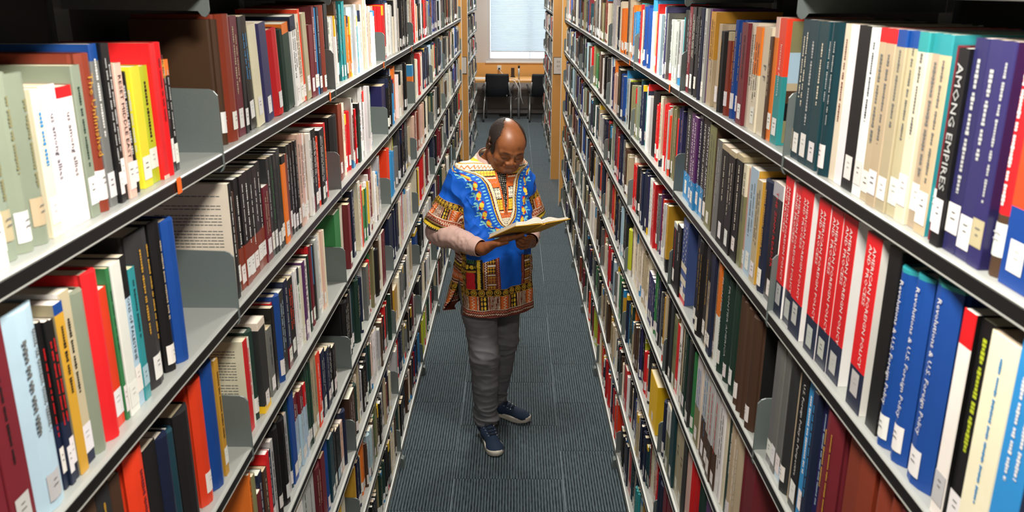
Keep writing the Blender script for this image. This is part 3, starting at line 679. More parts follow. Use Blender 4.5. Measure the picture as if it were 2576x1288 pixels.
ORD = ['bottom', 'second', 'third', 'fourth', 'fifth', 'sixth', 'seventh']
def build_books():
    B = parse_books()
    prevk = None
    for b in B:
        r = random.Random(b['seed']+1)
        k = (b['side'], b['sh'], b['sec'], b['col'])
        if k != prevk: base = (r.uniform(.013, .019) if b['sec'] < 2 else r.uniform(.010, .026)) if b['side'] in 'Ll' else r.uniform(.006, .014) if b['sec'] < 2 else r.uniform(.008, .024)
        b['ins'] = base+r.uniform(-.003, .003); prevk = k
        if any(o == 'h' for o in b['opts']): b['ins'] += .004
    # visible size in the picture
    def score(b):
        (x, y, z), rz = book_place(b); ya, yb = b['y'], b['y']+b['th']
        if ya < .35: return 0
        P = [project(x, yy, zz) for yy, zz in ((ya, z), (yb, z), (yb, z+b['h']), (ya, z+b['h']))]
        xs = [min(2576, max(0, p[0])) for p in P]; ys = [min(1288, max(0, p[1])) for p in P]
        A = 0
        for i in range(4): j = (i+1) % 4; A += xs[i]*ys[j]-xs[j]*ys[i]
        return abs(A)/2
    sc = sorted(range(len(B)), key=lambda i: -score(B[i]))
    top = [i for i in sc[:300] if score(B[i]) > 60]
    topset = set(top)
    # neighbours for the labels
    rows = {}
    for i, b in enumerate(B): rows.setdefault((b['side'], b['sh']), []).append(i)
    nb = {}
    for k, ids in rows.items():
        ids.sort(key=lambda i: B[i]['y'])
        for a, i in enumerate(ids):
            nb[i] = (B[ids[a-1]] if a else None, B[ids[a+1]] if a+1 < len(ids) else None)
    labels = {}
    for i in top:
        b = B[i]; L, Rr = nb[i]; where = 'behind the reader' if b['side'] == 'L' else 'facing the reader'
        shelf = ORD[6-b['sh']] + ' shelf up' if b['sh'] < 6 else 'bottom shelf'
        size = 'slim ' if b['th'] < .018 else ('thick ' if b['th'] > .05 else '')
        kind = 'hardback' if 'h' in b['opts'] else 'paperback'
        title = next((o[2:].split(':')[0].replace('_', ' ').replace('/', ' ') for o in b['opts'] if o[:2] == 't:' and o[2] != '~'), None)
        cn = CNAME[b['col']]
        if title:
            lab = '%s %s with %s on its spine, %s %s' % (cn, kind, title, shelf, where) if len(title.split()) < 3 else '%s %s lettered %s, %s %s' % (cn, kind, title, shelf, where)
        else:
            extra = ''
            bt = next((o for o in b['opts'] if o[0] == '^'), None)
            if bt: extra = ' with %s top' % CNAME[bt[1]]
            else:
                bt = next((o for o in b['opts'] if o[0] == '_'), None)
                if bt: extra = ' with %s foot' % CNAME[bt[1]]
            a = CNAME[L['col']] if L else 'shelf end'; c = CNAME[Rr['col']] if Rr else 'shelf end'
            mid = 'between %s and %s books' % (a, c) if a != c else 'among %s books' % a
            lab = '%s%s %s%s %s, %s %s' % (size, cn, kind, extra, mid, shelf, where)
            if len(lab.split()) > 16: lab = '%s%s book%s %s, %s %s' % (size, cn, extra, mid, shelf, where)
            if len(lab.split()) > 16: lab = '%s %s%s, %s %s' % (cn, kind, extra, shelf, where)
        labels.setdefault(lab, []).append(i)
    # tell apart twins on one shelf by height where they clearly differ
    for lab in list(labels):
        ids = labels[lab]
        if len(ids) == 2 and len(lab.split()) < 16 and abs(B[ids[0]]['h']-B[ids[1]]['h']) > .015:
            ids.sort(key=lambda i: B[i]['h'])
            if len(lab.split()) <= 15:
                del labels[lab]; labels['shorter '+lab] = [ids[0]]; labels['taller '+lab] = [ids[1]]
    lab_of = {i: l for l, ids in labels.items() for i in ids}
    gid = {}
    stuff = MB()
    for i, b in enumerate(B):
        b['near'] = i in topset
        parts = book_parts(b); (x, y, z), rz = book_place(b)
        if i in topset:
            root = obj('library_book', None, None, None, (x, y, z), rz)
            lab = lab_of[i]
            g = 'books on the %s %s the reader' % ('shelves', 'behind' if b['side'] == 'L' else 'facing')
            if len(labels[lab]) > 1: g = 'look-alike books: '+lab[:60]
            tag(root, lab, 'book', g)
            for nme, p in parts.items():
                po = obj(nme, p.mesh(nme, fix=False), M['book'], root)
                if nme == 'spine_print': po['kind'] = 'stuff'
        else:
            c, s = (1, 0) if rz == 0 else (-1, 0)
            for p in parts.values():
                stuff.add([(x+c*vx, y+c*vy, z+vz) for vx, vy, vz in p.v], [])
                base = len(stuff.v)-len(p.v)
                stuff.f.extend([tuple(q+base for q in f) for f in p.f]); stuff.c.extend(p.c)
    so = obj('shelved_books', stuff.mesh('shelved_books', fix=False), M['book'])
    tag(so, 'hundreds of smaller library books in mixed colours filling the remaining shelves', 'book', kind='stuff')
    print('BOOKS', len(B), 'individual', len(top), 'distinct labels', len(labels), 'tris~', sum(len(f)-2 for f in stuff.f))
# ------------------------------------------------------------------ implicit surfaces for organic shapes
class SDF:
    def __init__(s, lo, hi, h):
        s.lo = np.array(lo, np.float32); s.h = h
        s.n = np.ceil((np.array(hi)-np.array(lo))/h).astype(int)+1
        s.d = np.full(tuple(s.n), .2, np.float32)
    def _reg(s, lo, hi):
        a = np.clip(np.floor((np.array(lo)-s.lo)/s.h).astype(int), 0, s.n-1); b = np.clip(np.ceil((np.array(hi)-s.lo)/s.h).astype(int)+1, 1, s.n)
        sl = tuple(slice(x, y) for x, y in zip(a, b))
        g = [(s.lo[k]+s.h*np.arange(a[k], b[k])).astype(np.float32) for k in range(3)]
        return sl, np.meshgrid(*g, indexing='ij', sparse=True)
    def _mix(s, sl, d, k, sub):
        a = s.d[sl]
        if sub: a, d = -a, d
        if k > 0:
            hh = np.clip(.5+.5*(d-a)/k, 0, 1) if not sub else np.clip(.5+.5*(d-a)/k, 0, 1)
            r = d+(a-d)*hh-k*hh*(1-hh)
        else: r = np.minimum(a, d)
        s.d[sl] = -r if sub else r
    def fn(s, lo, hi, f, k=.01):
        sl, (X, Y, Z) = s._reg(lo, hi)
        s._mix(sl, f(X, Y, Z).astype(np.float32), k, False)
    def cap(s, a, b, ra, rb=None, k=.01, sub=False):
        rb = ra if rb is None else rb
        a = np.array(a, np.float32); b = np.array(b, np.float32); R = max(ra, rb)+k+.02
        sl, (X, Y, Z) = s._reg(np.minimum(a, b)-R, np.maximum(a, b)+R)
        ab = b-a; L = float(ab@ab)+1e-9
        t = np.clip(((X-a[0])*ab[0]+(Y-a[1])*ab[1]+(Z-a[2])*ab[2])/L, 0, 1)
        d = np.sqrt((X-a[0]-t*ab[0])**2+(Y-a[1]-t*ab[1])**2+(Z-a[2]-t*ab[2])**2)-(ra+(rb-ra)*t)
        s._mix(sl, d, k, sub)
    def ell(s, c, r, R=None, k=.01, sub=False):
        c = np.array(c, np.float32); r = np.array(r, np.float32); R = np.eye(3) if R is None else R
        m = float(r.max())+k+.02
        sl, (X, Y, Z) = s._reg(c-m, c+m)
        x, y, z = X-c[0], Y-c[1], Z-c[2]
        p = [(R[0][i]*x+R[1][i]*y+R[2][i]*z)/r[i] for i in range(3)]
        k0 = np.sqrt(p[0]**2+p[1]**2+p[2]**2)
        k1 = np.sqrt((p[0]/r[0])**2+(p[1]/r[1])**2+(p[2]/r[2])**2)+1e-6
        s._mix(sl, k0*(k0-1)/k1, k, sub)
    def nets(s):
        d = s.d; neg = d < 0
        c = neg[:-1, :-1, :-1].astype(np.int8)
        for i, j, k in ((0, 0, 1), (0, 1, 0), (0, 1, 1), (1, 0, 0), (1, 0, 1), (1, 1, 0), (1, 1, 1)):
            c = c+neg[i:d.shape[0]-1+i, j:d.shape[1]-1+j, k:d.shape[2]-1+k]
        act = (c > 0) & (c < 8)
        idx = np.argwhere(act); vid = np.full(act.shape, -1, np.int32); vid[act] = np.arange(len(idx))
        acc = np.zeros((len(idx), 3), np.float64); cnt = np.zeros(len(idx))
        cor = [(i, j, k) for i in (0, 1) for j in (0, 1) for k in (0, 1)]
        for a in cor:
            for ax in range(3):
                if a[ax]: continue
                b = list(a); b[ax] = 1
                va = d[idx[:, 0]+a[0], idx[:, 1]+a[1], idx[:, 2]+a[2]]; vb = d[idx[:, 0]+b[0], idx[:, 1]+b[1], idx[:, 2]+b[2]]
                cr = (va < 0) != (vb < 0); t = np.where(cr, va/(va-vb+1e-12), 0)
                p = np.array(a, float)[None]+np.zeros((len(idx), 3)); p[:, ax] += t
                acc += p*cr[:, None]; cnt += cr
        V = (idx+acc/cnt[:, None])*s.h+s.lo
        F = []
        for ax in range(3):
            o1, o2 = [(1, 2), (2, 0), (0, 1)][ax]
            A = np.take(neg, range(0, d.shape[ax]-1), ax); Bn = np.take(neg, range(1, d.shape[ax]), ax)
            e = np.argwhere(A != Bn); e = e[(e[:, o1] > 0) & (e[:, o2] > 0) & (e[:, o1] < d.shape[o1]-1) & (e[:, o2] < d.shape[o2]-1)]
            q = []
            for u, v in ((0, 0), (1, 0), (1, 1), (0, 1)):
                c2 = e.copy(); c2[:, o1] -= u; c2[:, o2] -= v; q.append(vid[c2[:, 0], c2[:, 1], c2[:, 2]])
            q = np.stack(q, 1); fl = ~A[e[:, 0], e[:, 1], e[:, 2]]
            q[fl] = q[fl][:, ::-1]; F.append(q)
        F = np.concatenate(F)
        return V, F[(F >= 0).all(1)]

def np_mesh(name, V, F, cols=None, smooth=True):
    me = bpy.data.meshes.new(name)
    V = np.asarray(V, np.float32); F = np.asarray(F, np.int32)
    me.vertices.add(len(V)); me.vertices.foreach_set('co', V.ravel())
    me.loops.add(F.size); me.loops.foreach_set('vertex_index', F.ravel())
    me.polygons.add(len(F)); me.polygons.foreach_set('loop_start', np.arange(0, F.size, F.shape[1], dtype=np.int32))
    me.update(calc_edges=True)
    if cols is not None:
        at = me.color_attributes.new('Col', 'FLOAT_COLOR', 'POINT')
        c = np.ones((len(V), 4), np.float32); c[:, :3] = cols; at.data.foreach_set('color', c.ravel())
    if smooth: me.shade_smooth()
    return me

def relax(V, F, it=2, lam=.5):
    V = V.copy(); n = len(V)
    for _ in range(it):
        s = np.zeros_like(V); c = np.zeros(n)
        for a, b in ((0, 1), (1, 2), (2, 3), (3, 0)):
            for p, q in ((a, b), (b, a)):
                np.add.at(s, F[:, p], V[F[:, q]]); np.add.at(c, F[:, p], 1)
        V += lam*(s/np.maximum(c, 1)[:, None]-V)
    return V

def vnormals(V, F):
    n = np.cross(V[F[:, 2]]-V[F[:, 0]], V[F[:, 3]]-V[F[:, 1]]); o = np.zeros_like(V)
    for k in range(4): np.add.at(o, F[:, k], n)
    return o/np.maximum(np.linalg.norm(o, axis=1), 1e-12)[:, None]

def vnoise(P, f, seed=0):
    """smooth value noise in 3d, -1..1"""
    P = np.asarray(P, np.float64)*f+seed*17.3+1000; i = np.floor(P).astype(np.int64); t = P-i; t = t*t*(3-2*t); out = 0
    for a in (0, 1):
        for b in (0, 1):
            for c in (0, 1):
                h = ((i[:, 0]+a)*73856093) ^ ((i[:, 1]+b)*19349663) ^ ((i[:, 2]+c)*83492791)
                h = (h*2654435761) & 0xffffffff; h = (h ^ (h >> 13))*1274126177 & 0xffffffff
                v = (h & 0xffff)/32767.5-1
                out = out+v*np.where(a, t[:, 0], 1-t[:, 0])*np.where(b, t[:, 1], 1-t[:, 1])*np.where(c, t[:, 2], 1-t[:, 2])
    return out

def rot3(ax, a):
    c, s = math.cos(a), math.sin(a)
    return np.array({'x': [[1, 0, 0], [0, c, -s], [0, s, c]], 'y': [[c, 0, s], [0, 1, 0], [-s, 0, c]], 'z': [[c, -s, 0], [s, c, 0], [0, 0, 1]]}[ax])

# ------------------------------------------------------------------ the reader
MAN_O = (-.10, 3.80, 0); MAN_R = math.radians(28)      # local frame: x = his left, y = his back, z up
HEAD_C = np.array([.036, -.076, 1.484]); HEAD_R = rot3('z', math.radians(-7)) @ rot3('y', math.radians(6)) @ rot3('x', math.radians(28))
SH = [(-.175, .012, 1.335), (.175, .012, 1.335)]
EL = [(-.252, .065, 1.082), (.235, .06, 1.085)]
WR = [(-.148, -.200, 1.056), (.118, -.150, 1.040)]
HIP = [(-.085, .015, .86), (.085, .03, .86)]; KN = [(-.066, -.045, .475), (.098, .07, .475)]; AN = [(-.032, .018, .095), (.115, .195, .095)]
# open book: head end of the spine, tail direction, cover direction, reading normal
BK_S = np.array([.0385, -.410, 1.2018]); BK_T = np.array([-.1088, .8883, -.4462]); BK_E = np.array([.994, .1038, -.0355]); BK_N = np.array([-.0148, .4474, .8942])
BK_W, BK_H = .143, .235
def bk(u, v, w): return BK_S+u*BK_T+v*BK_E+w*BK_N

def build_body(man_parent_loc):
    S = SDF((-.33, -.42, .01), (.30, .32, 1.615), .003)
    H = lambda x, y, z: tuple(HEAD_R @ np.array([x*1.03, y, z*.9])+HEAD_C)
    # torso, pelvis, legs
    S.ell((0, .0, 1.20), (.155, .105, .19), k=.03); S.ell((0, -.005, 1.0), (.145, .105, .16), k=.05); S.ell((0, .01, .88), (.15, .105, .10), k=.05)
    S.cap((-.105, .012, 1.330), (.105, .012, 1.330), .046, k=.03)
    S.cap((.010, .012, 1.372), H(0, .035, -.045), .068, .057, k=.035)
    S.ell((.008, .014, 1.352), (.112, .072, .050), k=.03)
    for i in (0, 1):
        S.cap((SH[i][0]*.8, SH[i][1], 1.325), EL[i], .042, .038, k=.02); S.cap(EL[i], WR[i], .040, .027, k=.02)
        S.cap(HIP[i], KN[i], .070, .052, k=.04); S.cap(KN[i], (AN[i][0], AN[i][1], .06), .050, .028, k=.02)
    S.cap((AN[0][0], AN[0][1], .06), (-.050, -.10, .040), .024, .018, k=.02); S.cap((AN[1][0], AN[1][1], .06), (.150, .140, .040), .024, .018, k=.02)
    # skull and face
    S.ell(H(0, .018, .030), (.0785, .097, .0765), HEAD_R, k=.02)
    S.ell(H(0, -.030, .024), (.069, .062, .060), HEAD_R, k=.02)
    S.ell(H(0, -.028, -.040), (.068, .060, .068), HEAD_R, k=.025)
    S.ell(H(0, -.042, -.074), (.055, .044, .030), HEAD_R, k=.025)
    S.cap(H(-.012, -.079, -.093), H(.012, -.079, -.093), .016, k=.016)
    for sx in (-1, 1):
        S.cap(H(sx*.012, -.088, .014), H(sx*.048, -.073, .012), .0105, .008, k=.012)
        S.ell(H(sx*.045, -.062, -.030), (.022, .021, .019), HEAD_R, k=.02)
        S.ell(H(sx*.032, -.101, -.008), (.020, .0165, .0115), HEAD_R, k=.012, sub=True)
        S.ell(H(sx*.032, -.0735, -.010), (.0165, .0140, .0120), HEAD_R, k=.003)
        S.cap(H(sx*.018, -.0890, -.0160), H(sx*.046, -.0830, -.0160), .0030, k=.002, sub=True)
        S.ell(H(sx*.0165, -.096, -.036), (.0102, .0115, .0080), HEAD_R, k=.006)
        S.ell(H(sx*.009, -.105, -.0450), (.0045, .006, .004), HEAD_R, k=.003, sub=True)
        S.cap(H(sx*.063, -.01, -.064), H(sx*.034, -.060, -.088), .015, .015, k=.03)
        S.cap(H(sx*.026, -.085, -.046), H(sx*.034, -.078, -.066), .0022, k=.010, sub=True)
        # ears
        eR = HEAD_R @ rot3('z', sx*.35) @ rot3('x', -.15)
        S.ell(H(sx*.080, .016, -.008), (.0085, .020, .033), eR, k=.006)
        S.ell(H(sx*.087, .010, -.006), (.0070, .012, .021), eR, k=.004, sub=True)
        S.cap(H(sx*.079, -.004, -.022), H(sx*.079, -.004, -.004), .006, k=.006)
    S.cap(H(0, -.086, -.004), H(0, -.1015, -.030), .0090, .0120, k=.012)
    S.cap(H(-.019, -.086, -.0575), H(.019, -.086, -.0575), .0088, k=.006)
    S.cap(H(-.015, -.084, -.0715), H(.015, -.084, -.0715), .0098, k=.006)
    S.cap(H(-.027, -.0935, -.0645), H(.027, -.0935, -.0645), .0034, k=.003, sub=True)
    # hands
    def hand(wr, K, across, fdir, up, thumb, curl, sgn):
        wr = np.array(wr); K = np.array(K); a = np.array(across)/np.linalg.norm(across); f = np.array(fdir)/np.linalg.norm(fdir); up = np.array(up)
        S.cap(wr, wr+(K-wr)*.25, .026, .024, k=.012)
        for q in (-.030, -.010, .010, .030):
            S.cap(wr+(K-wr)*.18+a*q*.55, K+a*q*.95, .0155, .0125, k=.012)
        for j, (q, L) in enumerate(((-.031, .072), (-.0105, .082), (.0105, .078), (.031, .062))):
            p0 = K+a*q; d1 = f; p1 = p0+d1*L*.45; d2 = f*math.cos(curl)+up*math.sin(curl); p2 = p1+d2*L*.32; d3 = f*math.cos(2*curl)+up*math.sin(2*curl); p3 = p2+d3*L*.26
            r = .0092 if j < 3 else .0080
            S.cap(p0, p1, r*1.08, r, k=.004); S.cap(p1, p2, r, r*.94, k=.003); S.cap(p2, p3, r*.94, r*.82, k=.003)
        t0 = wr+(K-wr)*.35+a*(-.024)
        t1 = t0+np.array(thumb[0]); t2 = t1+np.array(thumb[1])
        S.cap(t0, t1, .0135, .0115, k=.008); S.cap(t1, t2, .0112, .0090, k=.003)
    K0 = bk(.180, -.098, -.021)
    hand(WR[0], K0, BK_T, BK_E*.97-BK_T*.25, BK_N, ((.010, -.040, .012), (.025, -.028, .012)), .10, 1)
    K1 = bk(.200, .034, -.044)
    hand(WR[1], K1, BK_T*.8+BK_N*-.5, -BK_E*.95-BK_T*.25-BK_N*.1, BK_N, ((-.012, -.042, .010), (-.026, -.024, .012)), .62, -1)
    V, F = S.nets(); V = relax(V, F, 2, .5)
    # skin colour: brown with darker brows, lids, lips, stubble
    hl = (V-HEAD_C) @ HEAD_R / np.array([1.03, 1, .9]); x, y, z = np.abs(hl[:, 0]), hl[:, 1], hl[:, 2]; head = V[:, 2] > 1.30
    base = np.array(srgb('875230')); C = np.repeat(base[None], len(V), 0)*(1+.10*vnoise(V, 60)[:, None]+.05*vnoise(V, 200, 3)[:, None])
    def blend(mask, col, C=C): C[:] = C*(1-mask[:, None])+np.array(col)*mask[:, None]
    g = lambda *t: np.exp(-sum(((a-b)/w)**2 for a, b, w in t))
    blend(np.clip(1.3*g((x, .030, .018), (z, .019-.10*np.maximum(x-.035, 0), .0048))*(y < -.05)*head, 0, .85), srgb('2a1a12'))
    blend(.95*g((x, .032, .014), (z, -.0165, .0030))*(y < -.07)*head, srgb('1a0f0c'))
    blend(.45*g((x, 0, .022), (z, -.065, .009))*(y < -.07)*head, srgb('6b3a30'))
    blend(.75*g((x, 0, .022), (z, -.098, .014))*(y < -.05)*head, srgb('22150f'))
    blend(.5*g((x, 0, .026), (z, -.0505, .0035))*(y < -.08)*head, srgb('2a1a12'))
    blend(.40*g((z, -.088, .03), (x, .045, .02))*(y < -.01)*head, srgb('3a2417'))
    blend(.65*g((hl[:, 0], .020, .007), (z, .048, .008))*(y < -.06)*head, srgb('3d2519'))
    nz_ = vnoise(V, 180, 5)*.006+vnoise(V, 500, 6)*.004
    bald = x-np.interp(y, [-.08, -.045, -.02, .0, .04, .075, .1], [.09, .072, .052, .040, .026, .008, -.02])
    side_front = y+.040-.10*np.clip(z-.02, -.1, .06)
    edge = np.minimum(bald, side_front)+nz_
    blend(np.clip(.75+edge/.022, 0, 1)*.85*head*(z > -.04)*(z+.04 > 0)*(hl[:, 2] > -.035), srgb('2a1c15'))
    skin = attr_mat('skin', .42, bump=.04, bscale=900, noise=.05, spec=.42)
    root = obj('person', np_mesh('person', V, F, C), skin, None, MAN_O, MAN_R)
    tag(root, 'bald man in blue patterned tunic and grey jeans reading an open yellow book', 'person')
    # cropped hair: offset patch of the scalp, receded on top
    N = vnormals(V, F); n3 = vnoise(V, 180, 5)*.006+vnoise(V, 500, 6)*.003
    bald = x-np.interp(y, [-.08, -.045, -.02, .0, .04, .075, .1], [.09, .072, .052, .040, .026, .008, -.02])        # >0: hair from sides and back
    side_front = y+.040-.10*np.clip(z-.02, -.1, .06)
    hm = (bald+n3 > 0) & (side_front+n3 > 0) & (z > -.035-.5*np.clip(y-.02, 0, .1)) & head & (z+n3 > -.045)
    ear = ((hl[:, 1]-.016)/.027)**2+((hl[:, 2]+.008)/.039)**2 < 1
    hm &= ~(ear & (x > .066))
    keep = hm[F].sum(1) >= 3
    used = np.unique(F[keep]); mp = np.full(len(V), -1); mp[used] = np.arange(len(used))
    HV = V[used]+N[used]*(.0022+.0010*vnoise(V[used], 350, 9))[:, None]
    hair = attr_mat('cropped_hair', .75, bump=.6, bscale=700, noise=.3)
    obj('hair', np_mesh('hair', HV, mp[F[keep]], np.repeat(np.array(srgb('20150f'))[None], len(HV), 0)), hair, root)
    # rings
    mb = MB()
    c = K0+BK_T*.0105+(BK_E*.97-BK_T*.25)*.022; e1 = np.array(BK_T); e2 = np.array(BK_N)
    P = [tuple(c+(e1*math.cos(a)+e2*math.sin(a))*.0115) for a in np.linspace(0, 2*math.pi, 17)]
    mb.tube(P, .0022, 6); obj('ring', mb.mesh('ring', True), new_mat('silver', srgb('c9c9c9'), .25, 1), root)
    return root
# ------------------------------------------------------------------ clothing
def ss(a, b, x): t = np.clip((x-a)/(b-a), 0, 1); return t*t*(3-2*t)
CB = {k: np.array(srgb(v)) for k, v in dict(blue='0b5fd0', deep='0a3f9a', yel='f2cf3a', gold='c8962c', blk='15110f', red='c9202a', cream='f0e8cf', org='e0702a', brn='6e2f22', rust='a34a2c', cyan='8fe0e6', pink='e58a70', grn='3f8a5a').items()}
def P_(C, mask, k): C[mask] = CB[k]

def zigzag(a, b, per, amp, wd): return np.abs(b-amp*(np.abs(((a/per) % 1)-.5)*4-1)) < wd

def orn_band(C, m, a, b, per):
    """ethnic block ornament: a runs along the band, b across 0..1"""
    P_(C, m, 'brn'); ph = (a/per) % 1; q = np.floor(a/per).astype(int) % 3
    P_(C, m & (ph < .06), 'cream'); P_(C, m & (ph > .1) & (ph < .14), 'org')
    o = m & (q == 0) & (ph > .2) & (ph < .9); P_(C, o, 'blk')
    P_(C, o & (((ph-.4)/.10)**2+(((b*3) % 1-.5)/.42)**2 < 1), 'gold'); P_(C, o & (((ph-.7)/.10)**2+(((b*3) % 1-.5)/.42)**2 < 1), 'yel')
    o = m & (q == 1) & (ph > .2) & (ph < .92); P_(C, o, 'rust'); P_(C, o & (((ph*9) % 1) < .3), 'cream'); P_(C, o & (((ph*9) % 1) > .7), 'blk')
    o = m & (q == 2) & (ph > .2) & (ph < .92); P_(C, o, 'org'); P_(C, o & zigzag(b, ph-.55, .22, .16, .05), 'cream'); P_(C, o & zigzag(b, ph-.70, .22, .10, .03), 'red')

def spiral_band(C, m, a, b, per):
    P_(C, m, 'blk'); ph = ((a/per) % 1-.5)*2; y = (b-.5)*2; r = np.hypot(ph, y)
    P_(C, m & (np.abs(r-.72) < .14), 'gold'); P_(C, m & (np.abs(r-.28-.1*np.arctan2(y, ph)/3.14) < .11), 'yel')
    P_(C, m & ((b < .07) | (b > .93)), 'gold')

def paint_torso(s, z):
    n = len(s); C = np.repeat(CB['blue'][None], n, 0)
    zz = np.array([1.10, 1.12, 1.135, 1.16, 1.20, 1.27, 1.32, 1.345, 1.365, 1.385, 1.42, 1.5]); hwv = np.array([-.02, .006, .026, .040, .050, .060, .070, .086, .118, .165, .24, .3])
    hw = np.interp(z, zz, hwv); d = np.where(z > 1.12, (hw-np.abs(s))*.93, -np.hypot(s, 1.12-z)); d = np.minimum(d, z-1.112)
    up = z > 1.02
    run = z+.25*np.abs(s)
    # floral border around the neck panel
    zone = up & (d < 0) & (d > -.095)
    ph = (run/.014) % 1; P_(C, zone & (d < -.008) & (d > -.021) & (np.abs(ph-.5) < .17) , 'cyan')
    per = .044; ph = (run/per) % 1; qd = -d
    P_(C, zone & (((ph-.5)/.42)**2+((qd-.0625)/.011)**2 < 1) & (((ph-.38)/.34)**2+((qd-.071)/.011)**2 > 1) , 'cyan')
    P_(C, zone & (qd > .052) & (qd < .083) & (np.abs(ph-.5) < .045), 'cyan')
    P_(C, zone & (((ph-.25)/.20)**2+((qd-.048)/.0062)**2 < 1), 'red'); P_(C, zone & (((ph-.70)/.16)**2+((qd-.034)/.0058)**2 < 1), 'red')
    P_(C, zone & (((ph-.48)/.27)**2+((qd-.040)/.0092)**2 < 1), 'yel'); P_(C, zone & (((ph-.03)/.15)**2+((qd-.043)/.0055)**2 < 1), 'yel')
    P_(C, zone & (np.abs(ph-.90) < .03) & (qd > .03) & (qd < .062), 'blk')
    # neck panel
    ins = up & (d >= 0)
    P_(C, ins, 'blk'); P_(C, ins & (d > .0008) & (d < .0042), 'yel'); P_(C, ins & (d > .0052) & (d < .0082) & (((z/.006) % 1) < .5), 'red')
    P_(C, ins & (d > .0095) & (d < .0195), 'cream'); P_(C, ins & (d > .0135) & (d < .0150), 'yel')
    inn = ins & (d > .0212)
    per = .050; ph = (z/per) % 1; q = np.floor(z/per).astype(int) % 3; w = np.maximum(hw-.02, .01); b = np.abs(s)/w
    P_(C, inn, 'org'); 
    o = inn & (q == 0); P_(C, o, 'gold'); P_(C, o & (((((ph*4) % 1)-.5)/.42)**2+((((np.abs(s)/.012) % 1)-.5)/.40)**2 < 1), 'yel')
    o = inn & (q == 1); P_(C, o, 'cream'); P_(C, o & (np.hypot((((ph*3) % 1)-.5)*1.2, ((np.abs(s)/.011) % 1)-.5) < .34), 'blk'); P_(C, o & (np.hypot((((ph*3) % 1)-.5)*1.2, ((np.abs(s)/.011) % 1)-.5) < .2), 'cream')
    o = inn & (q == 2); P_(C, o, 'org'); P_(C, o & zigzag(s, (ph-.5)*.05, .012, .004, .0022), 'pink'); P_(C, o & (np.abs(ph-.85) < .05), 'cream')
    P_(C, inn & ((ph < .05) | (ph > .96)), 'blk')
    o = inn & (z > 1.372); P_(C, o, 'cream'); P_(C, o & zigzag(s, z-1.388, .014, .006, .003), 'org'); P_(C, o & (np.abs(z-1.402) < .0018), 'gold'); P_(C, o & (np.abs(z-1.375) < .0022), 'blk'); P_(C, o & (np.abs(z-1.412) < .004), 'yel')
    P_(C, inn & (z < 1.165), 'cream'); P_(C, inn & (z < 1.165) & (np.hypot(((s/.009) % 1)-.5, ((z/.009) % 1)-.5) < .24), 'blk')
    sl = np.maximum(0, (z-1.185)*.115); o = inn & (np.abs(s) < sl+.007) & (z > 1.18)
    P_(C, o, 'org'); P_(C, o & (((z/.005) % 1) < .3), 'rust'); o = o & (np.abs(s) < sl); P_(C, o, 'blk'); P_(C, o & (np.hypot(((s/.008) % 1)-.5, ((z/.008) % 1)-.5) < .17), 'cream')
    # lower half: side blocks, red and yellow strips
    low = (z < 1.0) & (z > .80); a = np.abs(s-.015)
    blk = low & (a > .052) & (a < .125) & (z < .985-.3*(a-.052)); P_(C, blk, 'brn')
    P_(C, blk & zigzag(z, a-.112, .012, .004, .0017), 'cream'); P_(C, blk & (np.abs(a-.122) < .0015), 'gold'); P_(C, blk & zigzag(z, a-.060, .010, .003, .0013), 'pink')
    P_(C, blk & (a > .070) & (a < .104) & (((z/.045) % 1) < .12), 'cream')
    o = blk & (a > .070) & (a < .104) & (((z/.045) % 1) > .22) & (((z/.045) % 1) < .9); P_(C, o & (z > .9), 'blk'); P_(C, o & ((((((z/.045) % 1)*3 % 1)-.5)/.42)**2+((((a/.012) % 1)-.5)/.42)**2 < 1), 'gold'); P_(C, o & (z < .9) & zigzag(a, ((z/.045) % 1)*.045-.025, .012, .004, .002), 'rust')
    o = low & (a >= .125) & (a < .155) & (z < .975); P_(C, o, 'blk'); P_(C, o & (a > .134+.004*(np.abs(((z/.011) % 1)-.5)*2)) & (a < .150), 'yel')
    o = low & (a >= .155) & (a < .205) & (z < .975); P_(C, o, 'blk'); P_(C, o & (a > .160) & (a < .200) & (z < .905+.02*np.cos((a-.18)*70)), 'red'); P_(C, o & (z > .93) & (z < .955) & (np.hypot(((a/.02) % 1)-.5, (z-.942)/.024) < .42), 'yel'); P_(C, o & (np.abs(z-.92) < .004), 'gold'); P_(C, o & (z > .958) & (((a/.009) % 1) < .4), 'grn')
    o = (z < 1.19) & (z > .80) & (a >= .205) & (a < .24); spiral_band(C, o, z, (a-.205)/.035, .03)
    o = low & (a >= .24); orn_band(C, o, z, ((a-.24) / .05) % 1, .05)
    o = (z <= .835) & (z > .80); spiral_band(C, o, s, (z-.80)/.035, .034)
    o = (z <= .80) & (z > .735); orn_band(C, o, s, (z-.735)/.065, .046)
    o = z <= .735; P_(C, o, 'brn'); P_(C, o & zigzag(s, z-.724, .010, .0035, .0018), 'pink'); P_(C, o & (np.abs(z-.733) < .0012), 'cream'); P_(C, o & zigzag(s, z-.711, .010, .003, .0015), 'cream')
    return C

def paint_sleeve(a, t):
    """a arc length around, t metres up from the hem"""
    C = np.repeat(CB['blue'][None], len(a), 0)
    spiral_band(C, (t > .112) & (t < .142), a, (t-.112)/.03, .027)
    orn_band(C, (t > .062) & (t <= .112), a, (t-.062)/.05, .046)
    o = (t > .028) & (t <= .062); P_(C, o, 'rust'); P_(C, o & zigzag(a, t-.045, .012, .006, .0022), 'cream'); P_(C, o & (np.abs(t-.0595) < .0016), 'cream'); P_(C, o & (np.abs(t-.031) < .0012), 'cream')
    o = (t > .019) & (t <= .030); P_(C, o, 'blk'); P_(C, o & (np.abs(t-.0265) < .0012), 'gold')
    o = t <= .019; P_(C, o, 'yel'); P_(C, o & (t < .003+.006*(np.abs(((a/.012) % 1)-.5)*2)), 'blk')
    return C

